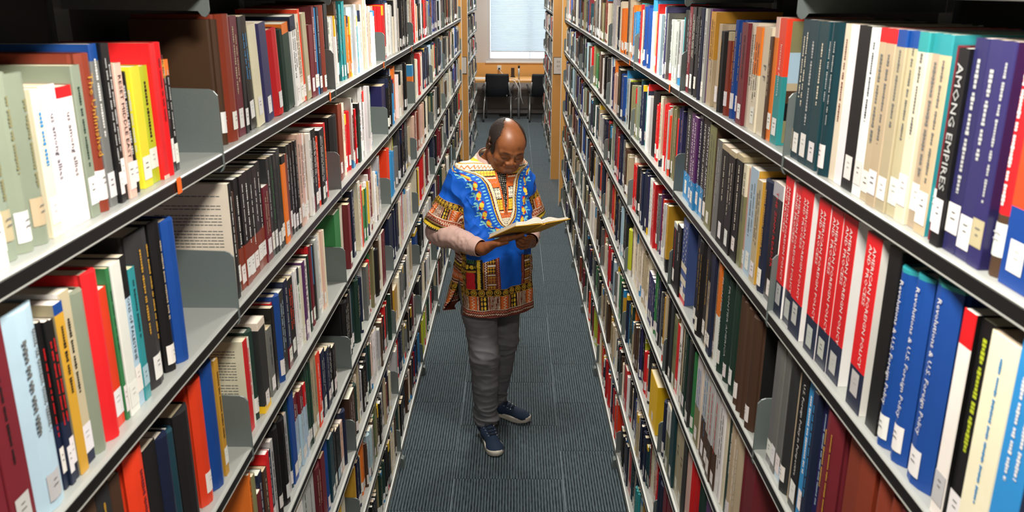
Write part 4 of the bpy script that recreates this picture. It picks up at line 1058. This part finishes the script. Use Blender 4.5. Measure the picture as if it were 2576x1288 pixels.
def grid_faces(nu, nv, wrap=True):
    i = np.arange(nv-1)[:, None]*nu; j = np.arange(nu if wrap else nu-1)[None]; k = (j+1) % nu
    return np.stack([i+j, i+k, i+nu+k, i+nu+j], -1).reshape(-1, 4)

def tube_np(path, rad, nu, nv, squash=None):
    """smooth tube along path; returns verts (nv,nu,3), arc lengths around, distance along, tube tangent frames"""
    P = np.array(path, float); t = np.linspace(0, 1, len(P)); q = np.linspace(0, 1, nv)
    # Catmull-Rom
    Pe = np.vstack([2*P[0]-P[1], P, 2*P[-1]-P[-2]]); seg = np.minimum((q*(len(P)-1)).astype(int), len(P)-2); u = (q*(len(P)-1)-seg)[:, None]
    p0, p1, p2, p3 = Pe[seg], Pe[seg+1], Pe[seg+2], Pe[seg+3]
    C = .5*((2*p1)+(p2-p0)*u+(2*p0-5*p1+4*p2-p3)*u**2+(3*p1-p0-3*p2+p3)*u**3)
    R = np.interp(q, t, rad); T = np.gradient(C, axis=0); T /= np.linalg.norm(T, axis=1)[:, None]
    a = np.zeros_like(C); ref = np.array([0, -1., 0]); ref = ref-T[0]*(ref@T[0]); ref /= np.linalg.norm(ref)
    for k in range(nv):
        ref = ref-T[k]*(ref@T[k]); ref /= np.linalg.norm(ref); a[k] = ref
    b = np.cross(T, a); th = np.linspace(0, 2*math.pi, nu, endpoint=False)
    off = a[:, None]*np.cos(th)[None, :, None]+b[:, None]*np.sin(th)[None, :, None]
    V = C[:, None]+off*R[:, None, None]
    dist = np.concatenate([[0], np.cumsum(np.linalg.norm(np.diff(C, axis=0), axis=1))])
    return V, off, th[None]*R[:, None], np.repeat(dist[:, None], nu, 1), C

def build_clothes(root):
    cloth = attr_mat('printed_cotton', .62, bump=.15, bscale=1200, noise=.05, sheen=.0, spec=.35)
    # ---- tunic: one implicit surface for body and short sleeves
    zk = np.array([.60, .695, .80, .90, 1.0, 1.10, 1.20, 1.28, 1.33, 1.365, 1.395, 1.42, 1.436, 1.5])
    rx = np.array([.192, .190, .184, .180, .174, .170, .172, .174, .168, .146, .114, .088, .078, .07])
    ry = np.array([.160, .158, .150, .146, .142, .138, .132, .122, .112, .098, .086, .078, .073, .07])
    cx = np.array([.010, .010, .008, .005, .003, .002, 0, 0, 0, .004, .010, .014, .016, .016])
    cy = np.array([.0, .0, -.002, -.004, -.006, -.006, -.004, .002, .008, .012, .012, .008, .004, .004])
    vx = .0024; S = SDF((-.37, -.215, .680), (.37, .215, 1.46), vx)
    def torso(X, Y, Z):
        a, b, c, e = (np.interp(Z.ravel(), zk, t).reshape(Z.shape) for t in (rx, ry, cx, cy))
        r = (np.abs((X-c)/a)**2.3+np.abs((Y-e)/b)**2.3)**(1/2.3)
        d = (r-1)*np.minimum(a, b)
        ctilt = Z-1.422-.30*(Y-.004)          # neckline slopes down to the front
        return np.maximum(np.maximum(d, .695-Z), ctilt)
    S.fn((-.37, -.215, .68), (.37, .215, 1.46), torso, k=0)
    SL = []
    for i in (0, 1):
        s_, e_ = np.array(SH[i]), np.array(EL[i]); dr = (e_-s_)/np.linalg.norm(e_-s_); end = s_+(e_-s_)*.90; sg = -1 if i == 0 else 1
        a0 = s_+np.array([-sg*.04, 0, .012]); SL.append((s_, dr, end))
        def slv(X, Y, Z, a0=a0, e_=e_, dr=dr, end=end):
            ab = e_-a0; L = ab@ab; t = np.clip(((X-a0[0])*ab[0]+(Y-a0[1])*ab[1]+(Z-a0[2])*ab[2])/L, 0, 1)
            d = np.sqrt((X-a0[0]-t*ab[0])**2+(Y-a0[1]-t*ab[1])**2+(Z-a0[2]-t*ab[2])**2)-(.060+.018*t)
            return np.maximum(d, (X-end[0])*dr[0]+(Y-end[1])*dr[1]+(Z-end[2])*dr[2])
        S.fn(np.minimum(a0, e_)-.12, np.maximum(a0, e_)+.12, slv, k=.040)
    V, F = S.nets(); V = relax(V, F, 3, .5)
    Z = V[:, 2]; A, B_, CXv, CYv = (np.interp(Z, zk, t) for t in (rx, ry, cx, cy))
    PH = np.arctan2((V[:, 0]-CXv)/A, -(V[:, 1]-CYv)/B_); Sarc = PH*(A+B_)/2*1.02
    C = paint_torso(Sarc, Z); open_ = (Z < .6995) | (Z-1.422-.30*(V[:, 1]-.004) > -.0035)
    N = vnormals(V, F); onsl = np.zeros(len(V))
    for i, (s_, dr, end) in enumerate(SL):
        q = V-s_; al = q @ dr; rad = q-al[:, None]*dr; r = np.linalg.norm(rad, axis=1); sg = -1 if i == 0 else 1
        tt = (end-V) @ dr
        m = (V[:, 0]*sg > .145) & (r < .105) & (tt < .185) & (np.abs(V[:, 0]-np.interp(Z, zk, cx)) > np.interp(Z, zk, rx)-.004)
        e1 = np.array([0, -1., 0]); e1 = e1-dr*(e1@dr); e1 /= np.linalg.norm(e1); e2 = np.cross(dr, e1)
        th = np.arctan2(rad@e2, rad@e1)
        cc = paint_sleeve(th*.078, tt); mm = m & (tt < .146)
        C[mm] = cc[mm]; onsl = np.maximum(onsl, ss(-.020, .030, V[:, 0]*sg-np.interp(Z, zk, rx)+.01)*(tt < .30)); open_ |= m & (tt < .0034)
    # folds: long soft drapes low, diagonal pulls across the chest and down the sleeves
    q = np.stack([PH*.17, Z, 0*Z], 1); lowm = ss(1.25, .75, Z)
    fold = .008*lowm*np.sin(PH*7+3*Z)+.004*lowm*np.sin(PH*13-5*Z+1)+.005*ss(.95, 1.1, Z)*ss(1.33, 1.2, Z)*np.sin(9*PH+26*Z)
    fold += .007*vnoise(q*np.array([1, .7, 1]), 11, 1)*ss(1.40, 1.28, Z)+.0035*vnoise(q*np.array([1.3, .8, 1]), 26, 2)*ss(1.40, 1.25, Z)
    fs = .007*vnoise(V*np.array([1, 1, .6]), 17, 3)+.004*vnoise(V*np.array([1, 1, .6]), 38, 7)+.004*np.sin((V[:, 0]+V[:, 2]*.8)*70)*ss(1.34, 1.2, Z)
    pull = .004*np.maximum(0, np.sin((np.abs(V[:, 0])*1.3+Z*1.0)*62))**3*ss(.06, .12, np.abs(V[:, 0]))*ss(1.05, 1.15, Z)*ss(1.36, 1.30, Z)
    q3 = np.stack([PH*.17+Z*.7, Z*.8-PH*.10, V[:, 0]*.3], 1); rid = (1-np.abs(vnoise(q3, 12, 31)))**3*.012+(1-np.abs(vnoise(q3, 24, 32)))**3*.006-.006
    fold = fold+rid*ss(.06, .12, np.abs(Sarc))*ss(1.37, 1.30, Z)*ss(.75, 1.0, Z)
    q4 = np.stack([V[:, 0]*.8+Z*.8, V[:, 1]*.8, Z*.7-V[:, 0]*.4], 1); fs = fs+(1-np.abs(vnoise(q4, 14, 33)))**3*.010-.004
    fold = fold*(1-onsl)+fs*onsl-pull*(1-onsl)
    ang = PH+math.pi/2; slit = np.maximum(0, .90-Z)
    back = ss(0, -.25, ang)*(PH < 0)*(Z < .90); fold = fold+back*slit*.30*ss(-1.2, -.1, ang)
    V = V+N*np.clip(fold, -.012, .07)[:, None]*np.where(open_, 0.0, 1.0)[:, None]
    Nn = N[:, 2]
    kill = open_[F].all(1)
    fz = Z[F[:, 0]]; fa = ang[F[:, 0]]
    kill |= (np.abs(fa) < .22*np.maximum(0, .90-fz)/.2) & (fz < .90) & (PH[F[:, 0]] < 0)
    F = F[~kill]
    me = np_mesh('tunic', V, F, C); o = obj('tunic', me, cloth, root)
    so = o.modifiers.new('thickness', 'SOLIDIFY'); so.thickness = .0018; so.offset = -1
    o['label'] = 'blue printed tunic with ornate neck panel and brown hem bands'
    # ---- pink long-sleeved shirt
    pink = new_mat('pink_jersey', srgb('c8a79c'), .8, bump=.3, bscale=900, noise=.05)
    for i in (0, 1):
        s_, e_, w_ = np.array(SH[i]), np.array(EL[i]), np.array(WR[i])
        path = [s_+(e_-s_)*.70, s_+(e_-s_)*.82, e_+(w_-s_)*.015, e_+(w_-e_)*.25, e_+(w_-e_)*.55, e_+(w_-e_)*.80, e_+(w_-e_)*.96]
        n1, n2 = 120, 150
        tv, off, arc, dist, Cc = tube_np(path, [.046, .050, .056, .056, .050, .042, .037], n1, n2)
        th = arc/np.maximum(arc[:, -1:], 1e-6)*2*math.pi; q = np.stack([np.cos(th).ravel()*.05, np.sin(th).ravel()*.05, dist.ravel()*1.6], 1)
        dsp = (.0055*vnoise(q, 26, 11+i)+.0025*vnoise(q, 60, 12)).reshape(th.shape)
        L = dist[-1, 0]; dsp = dsp*ss(L, L-.07, dist)+.0022*(dist > L-.045)
        tv = tv+off*dsp[..., None]
        o = obj('shirt_sleeve', np_mesh('shirt_sleeve', tv.reshape(-1, 3), grid_faces(n1, n2)), pink, root); so = o.modifiers.new('thickness', 'SOLIDIFY'); so.thickness = .002; so.offset = -1
    # collar band at the neck
    n1, n2 = 90, 14; a = np.linspace(0, 2*math.pi, n1, endpoint=False); q = np.linspace(0, 1, n2)[:, None]
    cz = 1.408+.018*q+0*a[None]-.024*np.cos(a)[None]; R1 = .090-.018*q
    tv = np.stack([.012+R1*np.sin(a)[None], .008-(R1*.88)*np.cos(a)[None], cz], -1)
    o = obj('shirt_collar', np_mesh('shirt_collar', tv.reshape(-1, 3), grid_faces(n1, n2)), pink, root)
    so = o.modifiers.new('thickness', 'SOLIDIFY'); so.thickness = .002; so.offset = -1
    # ---- jeans
    S = SDF((-.26, -.20, .05), (.28, .34, 1.0), .0045)
    S.ell((0, .005, .86), (.158, .118, .12), k=.03)
    for i in (0, 1):
        h, k, a = (np.array(t) for t in (HIP[i], KN[i], AN[i]))
        S.cap(h, h+(k-h)*.5, .086, .080, k=.03); S.cap(h+(k-h)*.5, k, .080, .070, k=.02); S.cap(k, k+(a-k)*.45, .069, .063, k=.02)
        S.cap(k+(a-k)*.45, a+np.array([0, 0, -.01]), .063, .054, k=.012); S.cap(a+np.array([0, 0, -.01]), a+np.array([0, 0, -.06]), .054, .054, k=.01)
    S.d[:, :, :int(round((.066-.05)/.0045))] = .1
    V, F = S.nets(); V = relax(V, F, 3, .5); N = vnormals(V, F)
    w = np.maximum.reduce([.5*np.exp(-((V[:, 2]-.47)/.10)**2), 1.0*np.exp(-((V[:, 2]-.12)/.07)**2), .7*np.exp(-((V[:, 2]-.70)/.08)**2), .25+0*V[:, 2]])
    q = np.stack([V[:, 0]*.5+V[:, 2]*.35, V[:, 1]*.5-V[:, 2]*.2, V[:, 2]*1.9], 1)
    q2 = np.stack([V[:, 0]*.7+V[:, 2]*.9, V[:, 1]*.7-V[:, 2]*.5, V[:, 2]*1.3], 1)
    rid = (1-np.abs(vnoise(q2, 15, 24)))**3*.011+(1-np.abs(vnoise(q, 19, 25)))**4*.008
    V = V+N*((.0060*vnoise(q, 14, 21)+.0035*vnoise(q, 34, 22)+rid-.006)*w)[:, None]
    C = np.repeat(np.array(srgb('77787c'))[None], len(V), 0)
    C = C*(1+.12*vnoise(V, 40, 8)[:, None])
    jm = attr_mat('grey_denim', .85, bump=.35, bscale=1500, noise=.12, spec=.25)
    obj('jeans', np_mesh('jeans', V, F, C), jm, root)
    # ---- canvas shoes
    navy = new_mat('navy_canvas', srgb('1b2f4a'), .8, bump=.4, bscale=1300, noise=.1); sole_m = new_mat('white_rubber', srgb('dcd6c8'), .55, noise=.12, nscale=30)
    lace_m = new_mat('navy_lace', srgb('131c2c'), .8); eye_m = new_mat('eyelet_metal', srgb('d9d9d9'), .3, .9)
    for nme, heel, toe in (('right', (-.026, .070), (-.068, -.212)), ('left', (.083, .262), (.217, .014))):
        hv, tv = np.array(heel), np.array(toe); L = float(np.linalg.norm(tv-hv)); f = (tv-hv)/L; sd = np.array([-f[1], f[0]])
        W2 = lambda p: (hv[0]+f[0]*p[0]+sd[0]*p[1], hv[1]+f[1]*p[0]+sd[1]*p[1], p[2])
        flip = 1 if nme == 'left' else -1
        # outline half widths along the length (inner / outer)
        u = np.linspace(0, 1, 30); wid = np.interp(u, [0, .04, .12, .3, .5, .7, .85, .94, .98, 1], [.0, .020, .031, .032, .035, .045, .043, .030, .018, .0])
        off = np.interp(u, [0, .3, .6, 1], [0, 0, .004, .010])*flip
        ring = [(u[i]*L, off[i]+wid[i]) for i in range(30)]+[(u[i]*L, off[i]-wid[i]) for i in range(28, 0, -1)]
        ct = np.array(ring).mean(0)
        sm = MB(); nr = len(ring); vs = []
        for zq, sc in ((.002, .96), (.006, 1.0), (.024, 1.0), (.030, .985), (.031, .93)):
            lift = lambda x: .006*max(0, (x/L-.75)/.25)**2
            vs += [W2((ct[0]+(x-ct[0])*sc, ct[1]+(y-ct[1])*sc, zq+lift(x))) for x, y in ring]
        fs = [(k*nr+i, k*nr+(i+1) % nr, (k+1)*nr+(i+1) % nr, (k+1)*nr+i) for k in range(4) for i in range(nr)]+[tuple(range(nr))[::-1], tuple(range(4*nr, 5*nr))]
        sm.add(vs, fs)
        sh = obj('shoe', None, None, root); 
        obj('sole', sm.mesh('sole', True), sole_m, sh)
        S2 = SDF((-.03, -.07, .012), (L+.03, .07, .125), .003)
        S2.cap((.045, off[4], .05), (.11, off[12], .046), .034, .036, k=.02); S2.cap((.11, off[12], .045), (L*.80, off[24], .030), .038, .032, k=.02)
        S2.ell((L*.80, off[24], .028), (.052, .043, .024), k=.015); S2.cap((.05, off[4], .05), (.062, off[5], .10), .035, .038, k=.02)
        S2.cap((.06, 0, .10), (.06, 0, .16), .028, .028, k=.0, sub=True); S2.d[:, :, :4] = np.maximum(S2.d[:, :, :4], .001)
        V, F = S2.nets(); V = relax(V, F, 2); P = hv[None]+V[:, :1]*f[None]+V[:, 1:2]*sd[None]
        obj('upper', np_mesh('upper', np.column_stack([P, V[:, 2]]), F), navy, sh)
        def topz(x, y):        # height of the upper surface under a point
            i = int(round((x-S2.lo[0])/S2.h)); j = int(round((y-S2.lo[1])/S2.h)); col = S2.d[i, j]; kk = np.where(col < 0)[0]
            return S2.lo[2]+S2.h*(kk.max()+.6) if len(kk) else .03
        lc = MB()
        for k in range(5):
            x = .095+k*.021; y0, y1 = off[12]-.020+.001*k, off[12]+.020-.001*k
            for a, b, dx in ((y0, y1, .0), (y1, y0, .010)):
                pth = [W2((x+dx*t, a+(b-a)*t, topz(x+dx*t, a+(b-a)*t)+.003)) for t in np.linspace(0, 1, 7)]
                lc.tube(pth, .0024, 6)
            for y in (y0-.006, y1+.006):
                zt = topz(x, y)+.0012; em = MB(); em.tube([W2((x+.0032*math.cos(t), y+.0032*math.sin(t)*.8, zt)) for t in np.linspace(0, 2*math.pi, 11)], .0012, 6)
                obj('eyelet', em.mesh('eyelet', True), eye_m, sh)
        for s2 in (-1, 1):
            q = [(.10, off[12]+s2*.004), (.115, off[12]+s2*.020), (.130, off[12]+s2*.036), (.137, off[12]+s2*.046)]
            lc.tube([W2((x, y, max(.012, (topz(x, y) if abs(y-off[12]) < .034 else .03)+.004))) for x, y in q], .0022, 6)
        lo = obj('laces', lc.mesh('laces', True), lace_m, sh); lo['kind'] = 'stuff'

def build_open_book():
    root = obj('open_book', None, None, None, MAN_O, MAN_R); tag(root, 'open hardback with mustard yellow cover held in the reading man\'s hands', 'book')
    ym = new_mat('yellow_cloth', srgb('d8a52c'), .7, bump=.3, bscale=700, noise=.08, nscale=40); pm = new_mat('book_paper', srgb('efe9dc'), .8)
    tilt = .034
    def Pt(u, v, w): return tuple(bk(u, v, w+abs(v)*tilt))
    for sg in (-1, 1):
        m_ = MB(); vs = [Pt(u, sg*v, w) for w in (-.003, 0) for u, v in ((0, .006), (0, BK_W), (BK_H, BK_W), (BK_H, .006))]
        m_.add(vs, [(0, 1, 2, 3), (7, 6, 5, 4), (0, 4, 5, 1), (1, 5, 6, 2), (2, 6, 7, 3), (3, 7, 4, 0)]); obj('cover_board', m_.mesh('cover_board'), ym, root)
    m_ = MB(); n = 7; vs = []
    for k in range(n):
        v = -.0075+.015*k/(n-1); w = -.005-.003*math.cos(math.pi*(k/(n-1)-.5))
        vs += [Pt(0, v, w), Pt(BK_H, v, w), Pt(BK_H, v, w+.0025), Pt(0, v, w+.0025)]
    fs = [(4*k+a, 4*k+(a+1) % 4, 4*k+4+(a+1) % 4, 4*k+4+a) for k in range(n-1) for a in range(4)]+[(3, 2, 1, 0), (4*n-4, 4*n-3, 4*n-2, 4*n-1)]
    m_.add(vs, fs); obj('spine', m_.mesh('spine', True), ym, root)
    # page blocks: fanned signatures with curved tops
    for sg, th, nl in ((-1, .016, 4), (1, .010, 3)):
        for L in range(nl):
            m_ = MB(); n = 14; vs = []; f0, f1 = L/nl, (L+1)/nl
            for k in range(n):
                t = k/(n-1); v = .002+(BK_W-.008-.006*f0)*t
                arch = lambda f: .001+th*f*(1-.25*t)+(.020*f+.004)*math.sin(math.pi*min(1, t*1.55))*math.exp(-2.2*t)+.004*f*t*t*(1 if sg < 0 else .4)
                a, b = arch(f0), arch(f1)-.0007
                vs += [Pt(.004, sg*v, a), Pt(BK_H-.004, sg*v, a), Pt(BK_H-.004, sg*v, b), Pt(.004, sg*v, b)]
            fs = [(4*k+a, 4*k+(a+1) % 4, 4*k+4+(a+1) % 4, 4*k+4+a) for k in range(n-1) for a in range(4)]+[(3, 2, 1, 0), (4*n-4, 4*n-3, 4*n-2, 4*n-1)]
            m_.add(vs, fs); obj('page_block', m_.mesh('page_block'), pm, root)
# ------------------------------------------------------------------ study desk by the window
def build_far():
    plastic = new_mat('black_mesh_fabric', srgb('23262c'), .75, bump=.4, bscale=300); chrome = new_mat('grey_tube', srgb('c4c4c4'), .35, .5)
    black = M['ink']
    D = obj('study_desk', None, None, None, (0, 14.88, 0)); tag(D, 'long maple study desk along the wall under the window', 'desk')
    obj('desk_top', MB().box(-3.3, 3.3, -.36, .36, .62, .655).mesh('desk_top'), M['wood'], D)
    for x in (-1.9, .075, 2.0):
        t = MB(); t.tube([(x, -.30, .62), (x, -.30, .0)], .02, 12); obj('leg', t.mesh('leg', True), chrome, D)
    def chair(x, y, rz, lab):
        r = obj('study_chair', None, None, None, (x, y, 0), rz); tag(r, lab, 'chair', 'chairs at the study desk')
        # faces +y (towards the desk)
        n = 9; vs = []
        for k in range(n):
            t = k/(n-1); xx = -.20+.40*t; cv = .045*math.sin(math.pi*t)
            for zz, w in ((.42, .97), (.60, 1.0), (.76, .98), (.795, .93)):
                vs += [(xx*w, -.20-cv+.10*(.80-zz)*0-.06*(zz-.42), zz)]
        fs = [(k*4+j, k*4+j+1, k*4+5+j, k*4+4+j) for k in range(n-1) for j in range(3)]
        b = MB().add(vs, fs); o = obj('backrest', b.mesh('backrest', True), plastic, r); m_ = o.modifiers.new('thickness', 'SOLIDIFY'); m_.thickness = .02
        s = MB().prism([(-.21, .0), (-.19, -.19), (.19, -.19), (.21, .0), (.20, .20), (-.20, .20)], 'z', .425, .455); obj('seat', s.mesh('seat'), plastic, r)
        for sx in (-1, 1):
            t = MB(); t.tube([(sx*.215, .18, .02), (sx*.215, .10, .40), (sx*.215, .0, .43), (sx*.215, -.15, .44), (sx*.20, -.21, .55), (sx*.195, -.245, .66)], .011, 8); obj('side_frame', t.mesh('side_frame', True), chrome, r)
            t = MB(); t.tube([(sx*.215, -.10, .43), (sx*.225, -.20, .22), (sx*.23, -.24, .03)], .011, 8); obj('leg', t.mesh('leg', True), chrome, r)
            for yy in (-.24, .18):
                t = MB(); t.tube([(sx*.228-.012, yy, .022), (sx*.228+.012, yy, .022)], .022, 12); obj('caster', t.mesh('caster', True), black, r)
            t = MB(); t.tube([(sx*.235, -.18, .50), (sx*.25, -.10, .575), (sx*.25, .10, .58)], .015, 8); obj('armrest', t.mesh('armrest', True), black, r)
        c = MB().box(.11, .165, -.215, -.205, .43, .455); obj('tag', c.mesh('tag'), M['white'], r)
    chair(-.27, 14.45, math.radians(-4), 'black chair with grey tube frame left of the desk leg by the window')
    chair(.47, 14.45, math.radians(3), 'black chair with grey tube frame partly hidden by the shelving range with the BX sign')
    # wall socket with plug, desk power post, slim speaker, cables
    o = obj('wall_socket', None, None, None, (-.27, 15.32, .80)); tag(o, 'white wall socket with black plug above the study desk', 'socket')
    obj('plate', MB().prism([(-.035, -.04), (.035, -.04), (.035, .04), (-.035, .04)], 'y', -.012, 0).mesh('plate'), M['white'], o)
    obj('plug', MB().prism([(-.016, -.035), (.016, -.035), (.018, -.005), (-.018, -.005)], 'y', -.05, -.012).mesh('plug'), black, o)
    t = MB(); t.tube([(0, 0, 0), (0, 0, .012), (0, 0, .012), (0, 0, .16)], [.045, .045, .030, .030], 16); o = obj('dark_bottle', t.mesh('dark_bottle'), new_mat('dark_plastic', srgb('3a2f2c'), .5), None, (-.03, 15.1, .655)); tag(o, 'slim dark cylinder standing on the study desk', 'bottle')
    p = obj('desk_post', None, None, None, (.075, 14.62, .655)); tag(p, 'grey upright post with black top clamped to the study desk', 'post')
    t = MB(); t.tube([(0, 0, 0), (0, 0, .20)], .016, 12); obj('pole', t.mesh('pole', True), chrome, p)
    t = MB(); t.tube([(0, 0, .20), (0, 0, .24)], .018, 12); obj('cap', t.mesh('cap', True), black, p)
    def cable(pts, lab, mat, r=.006):
        t = MB(); t.tube(pts, r, 6); o = obj('power_cable', t.mesh('power_cable', True), mat); tag(o, lab, 'cable', 'cables at the study desk')
    cable([(-.27, 15.26, 0.765), (-.20, 15.20, 0.685), (-.12, 15.00, 0.665), (.0, 14.70, 0.665), (.07, 14.52, 0.665), (.10, 14.50, 0.565), (.11, 14.49, 0.385), (.15, 14.48, 0.265)], 'white cable running from the wall socket over the desk edge', M['white'])
    cable([(-0.04, 14.55, 0.665), (0.01, 14.50, 0.645), (0.08, 14.48, 0.515), (0.07, 14.48, 0.385), (0.01, 14.48, 0.345)], 'white cable hanging in a loop below the desk edge', M['white'])
    o = obj('paper_tray', MB().prism([(-.20, -.12), (.20, -.12), (.20, .12), (-.20, .12)], 'z', .655, .67).mesh('laptop'), M['white'], None, (-.52, 14.8, 0)); tag(o, 'flat white tray lying on the study desk', 'tray')
build_room()
build_lights()
build_shelving()
build_books()
build_far()
man = build_body(None)
build_clothes(man)
build_open_book()
